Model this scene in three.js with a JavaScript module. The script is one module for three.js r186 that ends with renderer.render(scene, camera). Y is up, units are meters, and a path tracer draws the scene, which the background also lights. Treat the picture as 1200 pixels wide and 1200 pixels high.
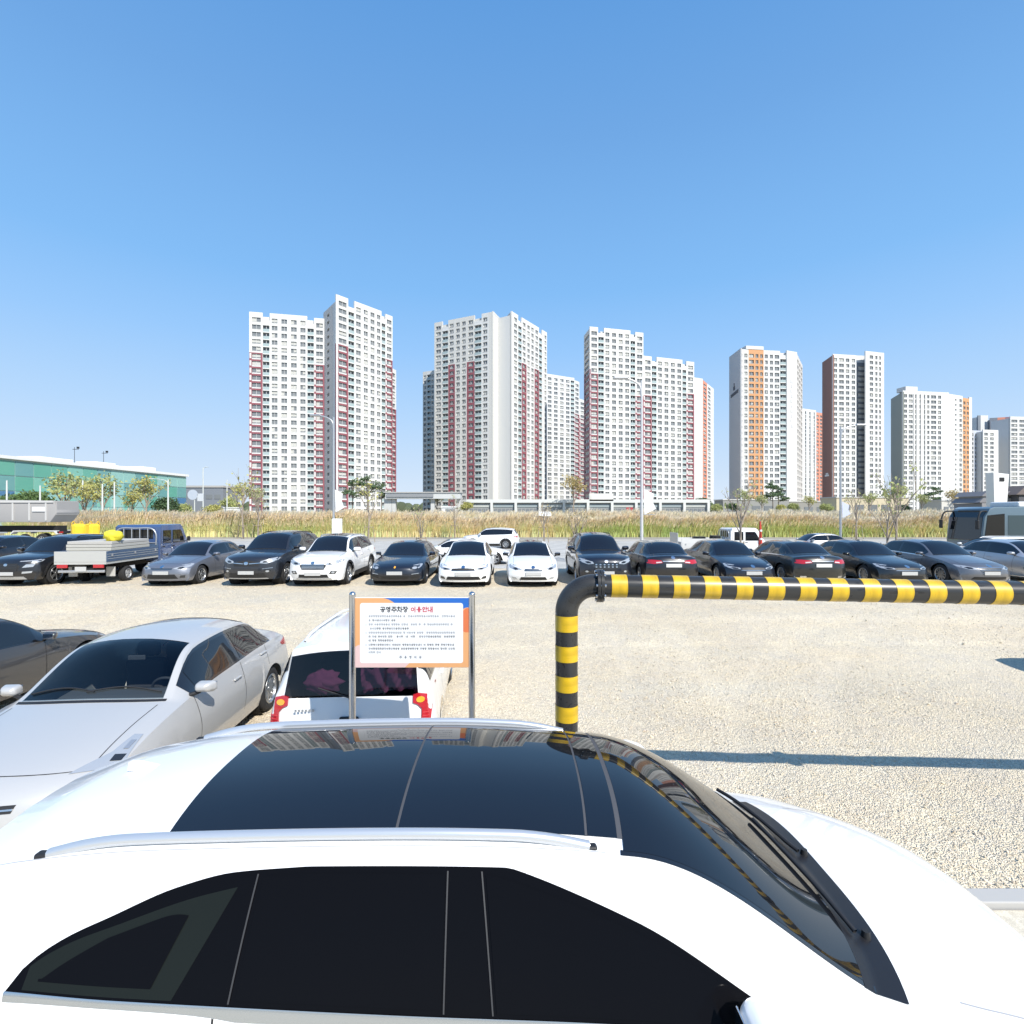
import * as THREE from 'three';
import { mergeGeometries, mergeVertices, toCreasedNormals } from 'three/addons/utils/BufferGeometryUtils.js';
import { RoundedBoxGeometry } from 'three/addons/geometries/RoundedBoxGeometry.js';

// ---------------------------------------------------------------- camera, sky, sun, exposure
const scene = new THREE.Scene();
const CAM_H = 3.0;
const camera = new THREE.PerspectiveCamera(90, 1, 0.05, 6000);
camera.position.set(0, CAM_H, 0);
camera.lookAt(0, CAM_H, -10);
const renderer = new THREE.WebGLRenderer({ antialias: true });
renderer.setSize(1024, 1024);
renderer.toneMapping = THREE.LinearToneMapping;
const EXPOSURE = 1.3;
renderer.toneMappingExposure = EXPOSURE;
renderer.shadowMap.enabled = true;
renderer.shadowMap.type = THREE.PCFSoftShadowMap;
{ // clear autumn sky: elevation (deg) -> linear radiance as it shows in the picture
  const stops = [[0, .76, .86, .98], [4, .63, .785, .975], [10, .475, .70, .99], [17, .325, .595, .985], [23, .235, .515, .93], [36, .165, .395, .79], [45, .125, .345, .745], [90, .07, .22, .60]];
  const w = 256, h = 512, data = new Float32Array(w * h * 4);
  for (let j = 0; j < h; j++) {
    const el = ((j + .5) / h - .5) * 180;
    let c;
    if (el <= 0) { const f = Math.min(1, -el / 12); c = [.76 - .46 * f, .86 - .52 * f, .98 - .61 * f]; }
    else { let k = 0; while (k < stops.length - 2 && el > stops[k + 1][0]) k++; const a = stops[k], b = stops[k + 1], f = Math.min(1, (el - a[0]) / (b[0] - a[0])); c = [1, 2, 3].map(i => a[i] + (b[i] - a[i]) * f); }
    for (let i = 0; i < w; i++) { const o = (j * w + i) * 4; data[o] = c[0] / EXPOSURE; data[o + 1] = c[1] / EXPOSURE; data[o + 2] = c[2] / EXPOSURE; data[o + 3] = 1; }
  }
  const t = new THREE.DataTexture(data, w, h, THREE.RGBAFormat, THREE.FloatType);
  t.mapping = THREE.EquirectangularReflectionMapping; t.magFilter = THREE.LinearFilter; t.minFilter = THREE.LinearFilter; t.needsUpdate = true;
  scene.background = t; scene.environment = t;
}
const sun = new THREE.DirectionalLight(new THREE.Color().setRGB(1, .955, .88), 4.8);
sun.position.set(.61 * 120, 120, .86 * 120 - 20);
sun.target.position.set(0, 0, -20);
sun.castShadow = true; sun.shadow.mapSize.set(4096, 4096); sun.shadow.radius = 1;
Object.assign(sun.shadow.camera, { left: -70, right: 70, top: 70, bottom: -70, near: 1, far: 400 });
scene.add(sun, sun.target);

// ---------------------------------------------------------------- helpers
const PI = Math.PI, V3 = THREE.Vector3;
function rng(seed) { let s = seed >>> 0; return () => { s = (s + 0x6d2b79f5) | 0; let t = Math.imul(s ^ (s >>> 15), 1 | s); t = (t + Math.imul(t ^ (t >>> 7), 61 | t)) ^ t; return ((t ^ (t >>> 14)) >>> 0) / 4294967296; }; }
const lerp = (a, b, f) => a + (b - a) * f, clamp = (x, a, b) => Math.min(b, Math.max(a, x)), sst = (a, b, x) => { const f = clamp((x - a) / (b - a), 0, 1); return f * f * (3 - 2 * f); };
const X = (px, d) => (px - 600) / 600 * d;                 // picture column (of 1200) at distance d -> metres to the right
const Y = (py, d) => CAM_H - (py - 600) / 600 * d;         // picture row at distance d -> metres above the near ground
// the lot: flat near the barrier, a low filled plateau under the parked row, then down to the road
const ROAD_Y = .05;
const gh = d => .5 * sst(9.5, 15, d) - .45 * sst(22.6, 25.6, d);
const taken = new Map();
function numbered(n) { const k = taken.get(n) || 0; taken.set(n, k + 1); return k ? n + '_' + String(k).padStart(3, '0') : n; }
function tag(o, label, category, group, kind) { if (label) o.userData.label = label; if (category) o.userData.category = category; if (group) o.userData.group = group; if (kind) o.userData.kind = kind; return o; }
function thing(name, label, category, [x, y, z] = [0, 0, 0], turn = 0, group) { const g = new THREE.Group(); g.name = numbered(name); g.position.set(x, y, z); g.rotation.y = turn; scene.add(g); return tag(g, label, category, group); }
function part(name, geo, mat, parent, pos, rot) { const m = new THREE.Mesh(Array.isArray(geo) ? join(geo) : geo, mat); m.name = parent === scene ? numbered(name) : name; m.castShadow = m.receiveShadow = true; if (pos) m.position.set(...pos); if (rot) m.rotation.set(...rot); parent.add(m); return m; }
function sub(name, parent, pos, rot) { const g = new THREE.Group(); g.name = name; if (pos) g.position.set(...pos); if (rot) g.rotation.set(...rot); parent.add(g); return g; }
function struct(name, geo, mat) { const m = part(name, geo, mat, scene); m.userData.kind = 'structure'; return m; }
function join(list) {
  list = list.filter(Boolean).map(g => { g = g.index ? g.toNonIndexed() : g; for (const k of Object.keys(g.attributes)) if (!['position', 'normal', 'uv'].includes(k)) g.deleteAttribute(k); if (!g.attributes.uv) g.setAttribute('uv', new THREE.BufferAttribute(new Float32Array(g.attributes.position.count * 2), 2)); return g; });
  return list.length === 1 ? list[0] : mergeGeometries(list);
}
function bx(w, h, d, x = 0, y = 0, z = 0, ry = 0) { const g = new THREE.BoxGeometry(w, h, d); if (ry) g.rotateY(ry); g.translate(x, y, z); return g; }
function rb(w, h, d, x = 0, y = 0, z = 0, r = .02, seg = 2) { const g = new RoundedBoxGeometry(w, h, d, seg, Math.min(r, w / 2.01, h / 2.01, d / 2.01)); g.translate(x, y, z); return g; }
function cyl(r0, r1, h, x = 0, y = 0, z = 0, n = 16, axis = 'y', open = false) { const g = new THREE.CylinderGeometry(r1, r0, h, n, 1, open); if (axis === 'x') g.rotateZ(-PI / 2); if (axis === 'z') g.rotateX(PI / 2); g.translate(x, y, z); return g; }
function limb(a, b, ra, rb_, n = 6) { const d = new V3().subVectors(b, a), L = d.length(); const g = new THREE.CylinderGeometry(rb_, ra, L, n, 1, false); g.translate(0, L / 2, 0); g.applyQuaternion(new THREE.Quaternion().setFromUnitVectors(new V3(0, 1, 0), d.normalize())); g.translate(a.x, a.y, a.z); return g; }
function tube(pts, r, seg = 24, n = 8) { return new THREE.TubeGeometry(new THREE.CatmullRomCurve3(pts.map(p => new V3(...p))), seg, r, n, false); }
function prism(pts, depth, bevel = 0) { const s = new THREE.Shape(pts.map(p => new THREE.Vector2(...p))); const g = new THREE.ExtrudeGeometry(s, { depth, bevelEnabled: bevel > 0, bevelSize: bevel, bevelThickness: bevel, bevelSegments: 2 }); return g; }
const lin = (r, g, b) => new THREE.Color().setRGB(r, g, b);
function std(r, g, b, rough = .8, o = {}) { return new THREE.MeshStandardMaterial({ color: lin(r, g, b), roughness: rough, ...o }); }
function paint(r, g, b, metal = 0, rough = .4) { return new THREE.MeshPhysicalMaterial({ color: lin(r, g, b), roughness: rough, metalness: metal, clearcoat: 1, clearcoatRoughness: .04 }); }
const MAT = {
  carGlass: new THREE.MeshPhysicalMaterial({ color: lin(.008, .009, .011), roughness: .02, ior: 1.72 }),
  blackGloss: new THREE.MeshPhysicalMaterial({ color: lin(.01, .01, .011), roughness: .12, clearcoat: 1, clearcoatRoughness: .03 }),
  trim: std(.016, .016, .017, .55), rubber: std(.018, .018, .019, .85), under: std(.012, .012, .012, .9),
  chrome: std(.72, .72, .73, .22, { metalness: 1 }), steel: std(.62, .61, .6, .2, { metalness: 1 }), rim: std(.5, .51, .52, .3, { metalness: .9 }), darkRim: std(.12, .12, .125, .35, { metalness: .8 }),
  sideGlass: new THREE.MeshPhysicalMaterial({ color: lin(.004, .004, .005), roughness: .03, ior: 1.5, specularIntensity: .15 }),
  lamp: new THREE.MeshPhysicalMaterial({ color: lin(.44, .46, .48), roughness: .18, metalness: .35, clearcoat: 1, clearcoatRoughness: .02 }), lampDark: new THREE.MeshPhysicalMaterial({ color: lin(.04, .042, .045), roughness: .15, metalness: .5, clearcoat: 1 }),
  tail: new THREE.MeshPhysicalMaterial({ color: lin(.42, .012, .02), roughness: .12, clearcoat: 1, clearcoatRoughness: .03 }), amber: new THREE.MeshPhysicalMaterial({ color: lin(.75, .36, .03), roughness: .15, clearcoat: 1 }), tailWhite: new THREE.MeshPhysicalMaterial({ color: lin(.6, .5, .5), roughness: .12, clearcoat: 1 }),
  plate: std(.62, .62, .60, .5), plateGrey: std(.46, .46, .45, .5), mirrorGlass: std(.7, .72, .75, .05, { metalness: 1 }),
  white: std(.78, .78, .76, .6), concrete: std(.42, .41, .39, .85), galv: std(.50, .51, .52, .4, { metalness: .7 }),
};
// a seeded value-noise texture: fine and coarse grain of one colour
function noiseTex(size, seed, fn, srgb = true) { const d = new Uint8Array(size * size * 4), r = rng(seed); fn(d, r, size); const t = new THREE.DataTexture(d, size, size); t.wrapS = t.wrapT = THREE.RepeatWrapping; t.magFilter = THREE.LinearFilter; t.minFilter = THREE.LinearMipmapLinearFilter; t.generateMipmaps = true; if (srgb) t.colorSpace = THREE.SRGBColorSpace; t.needsUpdate = true; return t; }
function valueNoise(n, r) { const g = new Float32Array(n * n); for (let i = 0; i < g.length; i++) g[i] = r(); return (u, v) => { const x = (u * n) % n, y = (v * n) % n, i = Math.floor(x), j = Math.floor(y), fx = x - i, fy = y - j, a = fx * fx * (3 - 2 * fx), b = fy * fy * (3 - 2 * fy), i1 = (i + 1) % n, j1 = (j + 1) % n; return lerp(lerp(g[j * n + i], g[j * n + i1], a), lerp(g[j1 * n + i], g[j1 * n + i1], a), b); }; }

// ---------------------------------------------------------------- ground, lot, road, pavements
function sheet(x0, x1, d0, d1, nx, nd, yf, uvScale = 1) {
  const pos = [], uv = [], idx = [];
  for (let j = 0; j <= nd; j++) for (let i = 0; i <= nx; i++) { const x = lerp(x0, x1, i / nx), d = lerp(d0, d1, j / nd); pos.push(x, yf(d, x), -d); uv.push(x * uvScale, d * uvScale); }
  for (let j = 0; j < nd; j++) for (let i = 0; i < nx; i++) { const a = j * (nx + 1) + i, b = a + 1, c = a + nx + 1, e = c + 1; idx.push(a, b, c, b, e, c); }
  const g = new THREE.BufferGeometry(); g.setAttribute('position', new THREE.Float32BufferAttribute(pos, 3)); g.setAttribute('uv', new THREE.Float32BufferAttribute(uv, 2)); g.setIndex(idx); g.computeVertexNormals(); return g;
}
const gravelMap = noiseTex(1024, 11, (d, r, n) => {
  const a = valueNoise(8, r), b = valueNoise(32, r), c = valueNoise(128, r), e = valueNoise(512, r);
  for (let j = 0; j < n; j++) for (let i = 0; i < n; i++) {
    const u = i / n, v = j / n, big = a(u, v) * .5 + b(u, v) * .5, mid = c(u, v), fine = e(u, v);
    let k = 215 + 14 * (big - .5) + 18 * (mid - .5) + 40 * (fine - .5) + 22 * (r() - .5);
    if (fine * .6 + mid * .4 < .24) k -= 34 * r();                       // gaps between stones
    if (fine > .82) k += 18;
    const warm = (big - .5) * 8 + (r() - .5) * 6, o = (j * n + i) * 4;
    d[o] = clamp(k + 7 + warm, 0, 255); d[o + 1] = clamp(k - 5 + warm * .4, 0, 255); d[o + 2] = clamp(k - 28 - warm, 0, 255); d[o + 3] = 255;
  }
});
const gravelBump = noiseTex(1024, 12, (d, r, n) => { const c = valueNoise(128, r), e = valueNoise(400, r); for (let j = 0; j < n; j++) for (let i = 0; i < n; i++) { const u = i / n, v = j / n, k = 255 * clamp(.35 * c(u, v) + .65 * e(u, v) + .12 * (r() - .5), 0, 1), o = (j * n + i) * 4; d[o] = d[o + 1] = d[o + 2] = k; d[o + 3] = 255; } }, false);
// wheel ruts worn into the lot: a lane along the row and arcs that swing in from the barrier
const band = (v, w) => Math.max(0, 1 - Math.pow(v / w, 2));
function rut(x, d) { let k = 0; for (const o of [-.72, .72]) { k = Math.max(k, band(d - 13.1 - .5 * Math.sin(x * .16) + o, .22), band(x - 3.4 - .09 * Math.pow(d - 5, 2) + o, .24), band(x - 1.6 - .42 * (d - 5) + .03 * Math.pow(d - 5, 2) + o, .2), band(d - 11.3 - .06 * x - .4 * Math.sin(x * .21 + 1) + o, .2)); } return k; }
const gravelMat = new THREE.MeshStandardMaterial({ map: gravelMap, bumpMap: gravelBump, bumpScale: .03, roughness: .95, vertexColors: true });
{
  const r = rng(5), n1 = valueNoise(16, r), n2 = valueNoise(64, r), bumps = valueNoise(40, r);
  const g = sheet(-60, 60, 4.0, 26, 620, 200, (d, x) => gh(d) + .035 * (bumps((x + 60) / 120, d / 120) - .5) * sst(5, 7, d) - .014 * rut(x, d) - (d > 25.5 ? .06 * (d - 25.5) * 2 : 0), 1 / 3.1);
  const p = g.attributes.position, col = [];
  for (let i = 0; i < p.count; i++) { const x = p.getX(i), d = -p.getZ(i); const k = .90 + .11 * n1((x + 60) / 70, d / 70 + .3) + .09 * (n2((x + 60) / 90, d / 90) - .5) + .045 * rut(x, d) * (.4 + n2((x + 60) / 50, d / 50)); const warm = .03 + .04 * (n2((x + 60) / 130, d / 40) - .5); col.push(k + warm, k, k - warm * 1.2); }
  g.setAttribute('color', new THREE.Float32BufferAttribute(col, 3));
  tag(struct('gravel_lot', g, gravelMat), 'pale gravel parking lot rising to the parked row', 'ground');
}
const asphalt = std(.62, .605, .575, .9, { map: noiseTex(512, 31, (d, r, n) => { const a = valueNoise(6, r), b = valueNoise(60, r); for (let j = 0; j < n; j++) for (let i = 0; i < n; i++) { const k = 215 + 30 * (a(i / n, j / n) - .5) + 24 * (b(i / n, j / n) - .5) + 44 * (r() - .5), o = (j * n + i) * 4; d[o] = clamp(k, 0, 255); d[o + 1] = clamp(k - 1, 0, 255); d[o + 2] = clamp(k - 4, 0, 255); d[o + 3] = 255; } }) });
const paveMat = std(.47, .43, .37, .9, { map: asphalt.map });
const earth = std(.26, .22, .14, 1);
tag(struct('ground', sheet(-4000, 4000, -400, 5000, 8, 8, () => -.12), earth), 'flat dry earth reaching to the horizon', 'ground');
tag(struct('road', sheet(-130, 140, 25.9, 52, 40, 6, () => ROAD_Y, .25), asphalt), 'wide grey asphalt road behind the parked row', 'road');
{ const lines = []; for (let x = -110; x < 120; x += 10) lines.push(sheet(x, x + 4.5, 38.9, 39.06, 1, 1, () => ROAD_Y + .005)); tag(struct('lane_marking', join(lines), std(.7, .7, .68, .7)), 'broken white lane line along the road', 'marking'); }
tag(struct('far_pavement', [bx(270, .17, 4.6, 5, ROAD_Y + .065, -54.65)], paveMat), 'pale pavement between road and reeds', 'pavement');
tag(struct('far_kerb', [bx(270, .16, .3, 5, ROAD_Y + .08, -52.18)], MAT.concrete), 'concrete kerb along the far side of the road', 'kerb');
tag(struct('near_pavement', sheet(-60, 60, -12, 3.83, 20, 4, () => 0.02, .4), std(.80, .73, .60, .9, { map: asphalt.map })), 'pale tan pavement under the white car', 'pavement');
for (let k = 0; k < 14; k++) { // kerb stones at the lot's edge, one metre each
  const s = part('kerb_stone', rb(.985, .2, .15, 0, 0, 0, .012, 1), MAT.concrete, scene, [-5.5 + k, -.03, -3.92]); tag(s, 'grey concrete kerb stone between gravel lot and pavement', 'kerb', 'kerb stones along the lot edge');
}
tag(struct('far_embankment', [bx(420, 1.75, 16, 10, .82, -138)], earth), 'low bank carrying a street beyond the reeds', 'ground');
tag(struct('far_street', sheet(-200, 220, 130.4, 145.6, 4, 1, () => 1.70), asphalt), 'grey street beyond the reed field', 'road');
{ // loose stones on the lot
  const r = rng(77), lanes = valueNoise(9, rng(6)), N = 52000, geo = new THREE.IcosahedronGeometry(1, 0), m = new THREE.InstancedMesh(geo, std(.66, .59, .475, .95), N), M = new THREE.Matrix4(), q = new THREE.Quaternion(), e = new THREE.Euler(), c = new THREE.Color();
  for (let i = 0; i < N; i++) {
    let d = 4.05 + 13.5 * Math.pow(r(), 1.15), x = (r() * 2 - 1) * (d * 1.04); if ((lanes((x + 60) / 60, d / 26) < .45 && r() < .75) || (rut(x, d) > .2 && r() < .8)) { d = 4.05 + 13.5 * Math.pow(r(), 1.15); x = (r() * 2 - 1) * (d * 1.04); } const s = .0035 + .010 * Math.pow(r(), 3) + (r() < .004 ? .014 : 0);
    e.set(r() * 6, r() * 6, r() * 6); q.setFromEuler(e); M.compose(new V3(x, gh(d) + s * .25, -d), q, new V3(s * (1 + .6 * r()), s * .7, s)); m.setMatrixAt(i, M);
    const k = .8 + .28 * r(); c.setRGB(k * (1 + .05 * r()), k, k * (.92 + .1 * r())); m.setColorAt(i, c);
  }
  m.name = numbered('gravel'); m.castShadow = m.receiveShadow = true; scene.add(m); tag(m, 'loose pale gravel stones scattered over the lot', 'gravel', null, 'stuff');
}

// ---------------------------------------------------------------- apartment towers
const TM = {
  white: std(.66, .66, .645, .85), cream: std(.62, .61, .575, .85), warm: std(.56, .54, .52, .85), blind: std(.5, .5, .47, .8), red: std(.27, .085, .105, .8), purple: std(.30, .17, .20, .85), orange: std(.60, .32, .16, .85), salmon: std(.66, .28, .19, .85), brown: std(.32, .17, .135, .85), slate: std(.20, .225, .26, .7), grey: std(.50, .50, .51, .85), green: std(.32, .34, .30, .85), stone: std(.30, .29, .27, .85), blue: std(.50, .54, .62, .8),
  glass: new THREE.MeshPhysicalMaterial({ color: lin(.20, .215, .225), roughness: .15, ior: 1.5 }), teal: new THREE.MeshPhysicalMaterial({ color: lin(.36, .44, .44), roughness: .15 }), frame: std(.62, .62, .61, .6),
};
class Bag { // quads gathered per material, built into one mesh each
  constructor(base) { this.b = base; this.m = new Map(); }
  quad(key, a, b, c, d) { let l = this.m.get(key); if (!l) this.m.set(key, l = []); for (const p of [a, b, c, a, c, d]) l.push(p[0] - this.b[0], p[1] - this.b[1], p[2] - this.b[2]); }
  geo(key) { const g = new THREE.BufferGeometry(), l = this.m.get(key); g.setAttribute('position', new THREE.Float32BufferAttribute(l, 3)); g.computeVertexNormals(); return g; }
}
// a facade frame from plan point A to B ([x, d] in metres), normal to the camera's side
function frameOf(A, B) { const dx = B[0] - A[0], dz = -(B[1] - A[1]), L = Math.hypot(dx, dz), ux = dx / L, uz = dz / L; return { L, at: (s, y, n) => [A[0] + ux * s - uz * n, y, -A[1] + uz * s + ux * n] }; }
function slab(bag, key, f, s0, s1, y0, y1, n0, n1) { // a box on the facade without its back
  const P = f.at;
  bag.quad(key, P(s0, y0, n1), P(s1, y0, n1), P(s1, y1, n1), P(s0, y1, n1));
  bag.quad(key, P(s0, y1, n1), P(s1, y1, n1), P(s1, y1, n0), P(s0, y1, n0));
  bag.quad(key, P(s0, y0, n0), P(s1, y0, n0), P(s1, y0, n1), P(s0, y0, n1));
  bag.quad(key, P(s0, y0, n0), P(s0, y0, n1), P(s0, y1, n1), P(s0, y1, n0));
  bag.quad(key, P(s1, y0, n1), P(s1, y0, n0), P(s1, y1, n0), P(s1, y1, n1));
}
const FH = 2.85;
// cols: [kind, relative width, upper colour, lower colour, first upper floor, roof drop]
let K = 1, roofs = 0; const wr = rng(2024); // a tower's own scale about the viewpoint's foot: farther towers are taller in metres
const kt = top => 3 + (top - 3) * K;
function facade(bag, A, B, top, cols, y0 = 1.7) {
  top = kt(top);
  const f = frameOf(A, B), sum = cols.reduce((a, c) => a + c[1], 0); let s = 0;
  for (const [kind, w, cu, cl = cu, change = 0, drop = 0] of cols) {
    const W = w / sum * f.L, s0 = s, s1 = s + W; s = s1;
    const T = top - drop, floors = Math.floor((T - y0 - 1.2) / FH), base = T - 1.6 - floors * FH;
    const col = k => (k >= change ? cu : cl);
    const put = (a, b, ya, yb, k, n = 0) => slab(bag, col(k), f, a, b, ya, yb, -.6, n);
    slab(bag, cu, f, s0, s1, T - 1.6, T, -.6, 0);
    if (base > y0) slab(bag, cl, f, s0, s1, y0, base, -.6, 0);
    if (kind === 'solid') { // blank wall in two colours
      const yc = base + change * FH; if (change > 0) slab(bag, cl, f, s0, s1, base, yc, -.6, 0); slab(bag, cu, f, s0, s1, yc, T - 1.6, -.6, 0); continue;
    }
    const yc = base + clamp(change, 0, floors) * FH;
    const pier = kind === 'bal' ? .04 : kind === 'tiny' ? .38 : kind === 'wide' ? .12 : kind === 'slot' ? .34 : .2, a = s0 + W * pier, b = s1 - W * pier * (kind === 'red' ? .7 : 1);
    for (const [pa, pb] of [[s0, a], [b, s1]]) { if (yc > base) slab(bag, cl, f, pa, pb, base, yc, -.6, kind === 'slot' ? .25 : 0); if (T - 1.6 > yc) slab(bag, cu, f, pa, pb, yc, T - 1.6, -.6, kind === 'slot' ? .25 : 0); }
    for (let k = 0; k < floors; k++) {
      const y = base + k * FH;
      if (kind === 'bal') { // loggia: slab, teal rail, dark glazed back wall
        slab(bag, 'white', f, a, b, y + FH - .35, y + FH, -.9, .15); slab(bag, 'teal', f, a, b, y, y + 1.15, -.1, .1);
        slab(bag, 'frame', f, (a + b) / 2 - .07, (a + b) / 2 + .07, y + 1.15, y + FH - .35, -.5, -.3);
      } else {
        const sill = kind === 'slot' ? .35 : kind === 'tiny' ? 1.0 : .72, head = kind === 'slot' ? .3 : kind === 'tiny' ? .65 : .42;
        put(a, b, y, y + sill, k); put(a, b, y + FH - head, y + FH, k);
        if (kind !== 'tiny' && kind !== 'slot') { slab(bag, 'frame', f, (a + b) / 2 - .05, (a + b) / 2 + .05, y + sill, y + FH - head, -.42, -.2); slab(bag, 'frame', f, a, b, y + FH - head - .12, y + FH - head, -.42, -.22); slab(bag, 'frame', f, a - .08, b + .08, y + sill - .1, y + sill, -.3, .08); }
        if (kind !== 'tiny' && wr() < .42) { const q = wr(), h0 = y + sill + (q < .4 ? 0 : .5), m = (a + b) / 2; slab(bag, 'blind', f, q > .7 ? m : a, q < .2 ? m : b, h0, y + FH - head, -.41, -.39); }
        if (kind === 'red' && k < change) { slab(bag, 'white', f, s0 + W * .03, a - W * .04, y + .55, y + FH - .35, -.1, .05); slab(bag, 'white', f, a, b, y + .2, y + sill - .12, -.1, .04); }
      }
    }
    // glass behind the openings of this column
    const P = f.at, n = kind === 'bal' ? -.85 : -.4;
    bag.quad('glass', P(a - .05, base, n), P(b + .05, base, n), P(b + .05, T - 1.6, n), P(a - .05, T - 1.6, n));
  }
}
function block(bag, key, A, B, top, depth, y0 = 1.7, inset = .9, pad = 0) { // the solid mass behind a facade
  top = kt(top); const f = frameOf(A, B), P = f.at, a = 0.02 + pad * K, b = f.L - .02, n0 = -depth, n1 = -inset, rk = 'roof' + roofs++;
  bag.quad(key, P(a, y0, n1), P(b, y0, n1), P(b, top, n1), P(a, top, n1)); bag.quad(key, P(b, y0, n1), P(b, y0, n0), P(b, top, n0), P(b, top, n1)); bag.quad(key, P(b, y0, n0), P(a, y0, n0), P(a, top, n0), P(b, top, n0)); bag.quad(key, P(a, y0, n0), P(a, y0, n1), P(a, top, n1), P(a, top, n0)); bag.quad(rk, P(a, top - .5, n1), P(b, top - .5, n1), P(b, top - .5, n0), P(a, top - .5, n0));
}
function tower(label, k, build) {
  K = k; const bag = new Bag([0, 0, 0]); build(bag);
  let x0 = 1e9, x1 = -1e9, z0 = 1e9, z1 = -1e9;
  for (const l of bag.m.values()) for (let i = 0; i < l.length; i += 3) { x0 = Math.min(x0, l[i]); x1 = Math.max(x1, l[i]); z0 = Math.min(z0, l[i + 2]); z1 = Math.max(z1, l[i + 2]); }
  const base = [(x0 + x1) / 2, 1.7, (z0 + z1) / 2]; for (const l of bag.m.values()) for (let i = 0; i < l.length; i += 3) { l[i] -= base[0]; l[i + 1] -= base[1]; l[i + 2] -= base[2]; }
  const t = thing('apartment_tower', label, 'building', base, 0, 'apartment towers beyond the reed field');
  const N = { glass: 'window', teal: 'balcony_railing', frame: 'window_frame', blind: 'window_blind', red: 'red_cladding', orange: 'orange_wall', brown: 'brown_side_wall', slate: 'slate_wall', grey: 'grey_side_wall', green: 'green_grey_side_wall', stone: 'base_wall' };
  for (const k of bag.m.keys()) { const m = part(k.startsWith('roof') ? 'roof' : N[k] || 'wall', bag.geo(k), TM[k] || TM.stone, t); if (k === 'glass' || k === 'teal' || k === 'frame' || k === 'blind') m.userData.kind = 'stuff'; }
  return t;
}
const Q = (px, d) => [X(px, d * K), d * K];
const wingW = (c, n) => [['red', 15, c, 'red', n], ['bal', 8, c], ['win', 10.5, c], ['win', 10.5, c], ['win', 10.5, c], ['win', 10.5, c], ['bal', 8, c], ['red', 13, c, 'red', n - 1, .8]];
tower('white tower with red lower bands beside the green glass hall, two wings in a V', 1, b => {
  facade(b, Q(292, 200), Q(380, 206), 81.3, [['red', 15, 'white', 'red', 22], ['bal', 8, 'white', 'white', 0, 3], ['win', 11, 'white'], ['win', 11, 'white'], ['win', 11, 'white'], ['win', 10, 'white'], ['bal', 8, 'white', 'white', 0, 3], ['red', 12, 'white', 'red', 21, .5]]); block(b, 'white', Q(292, 200), Q(380, 206), 80, 15);
  facade(b, Q(379, 207), Q(394, 195), 83.5, [['tiny', 10, 'warm'], ['solid', 3, 'white']]);
  facade(b, Q(394, 195), Q(460, 216), 86, [['red', 13, 'white', 'red', 23], ['bal', 7, 'white', 'white', 0, 3], ['win', 9, 'white'], ['win', 8, 'white'], ['win', 8, 'white'], ['win', 7, 'white'], ['bal', 5, 'white', 'white', 0, 3], ['red', 9, 'white', 'red', 22, .5]]); block(b, 'white', Q(394, 195), Q(460, 216), 84.5, 15, 1.7, .9, 11);
  facade(b, Q(456, 236), Q(464.3, 242), 70, [['red', 8, 'white', 'red', 17]]); block(b, 'white', Q(456, 236), Q(464.3, 242), 69.5, 12);
});
tower('white tower with two dark red stripes and a white notch between its wings', 1.18, b => {
  facade(b, Q(509, 212), Q(578, 200), 81.3, [['win', 10, 'cream'], ['bal', 7, 'white', 'white', 0, 3], ['win', 8, 'cream', 'red', 25], ['win', 7, 'cream'], ['win', 7, 'cream'], ['win', 9, 'cream', 'red', 25], ['bal', 8, 'white', 'white', 0, 3], ['win', 8, 'white'], ['solid', 5, 'cream']]); block(b, 'cream', Q(509, 212), Q(578, 200), 80, 15);
  facade(b, Q(578, 200), Q(589, 210), 81.5, [['tiny', 9, 'cream']]); facade(b, Q(589, 210), Q(599.5, 200), 81.5, [['tiny', 9, 'warm']]);
  facade(b, Q(599.5, 200), Q(641, 224), 81.5, [['solid', 2, 'white'], ['win', 7, 'white'], ['bal', 5, 'white', 'white', 0, 3], ['win', 7, 'white', 'red', 25], ['win', 6, 'white'], ['win', 6, 'white'], ['win', 7, 'white', 'red', 25], ['bal', 5, 'white', 'white', 0, 3], ['solid', 3, 'white'], ['win', 5, 'white']]); block(b, 'white', Q(599.5, 200), Q(641, 224), 80, 15);
  facade(b, Q(495.5, 234), Q(509, 231), 67, [['win', 6, 'cream'], ['bal', 5, 'white'], ['win', 5, 'cream']]); block(b, 'cream', Q(495.5, 234), Q(509.5, 231), 66, 12);
});
tower('shorter white tower with a checkered red corner, between two taller towers', 1.3, b => {
  facade(b, Q(640.5, 246), Q(673, 254), 69.5, [['win', 8, 'white'], ['win', 8, 'white'], ['win', 8, 'white'], ['win', 8, 'white'], ['bal', 5, 'white']]); block(b, 'white', Q(640.5, 246), Q(673, 254), 68.5, 14);
  facade(b, Q(673, 254), Q(679, 258), 68.5, [['red', 8, 'white', 'red', 22]]); block(b, 'white', Q(673, 254), Q(679, 258), 68, 12); facade(b, Q(679, 262), Q(685.5, 266), 61, [['red', 8, 'white', 'red', 22]]); block(b, 'white', Q(679, 262), Q(685.5, 266), 60, 12);
});
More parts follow.
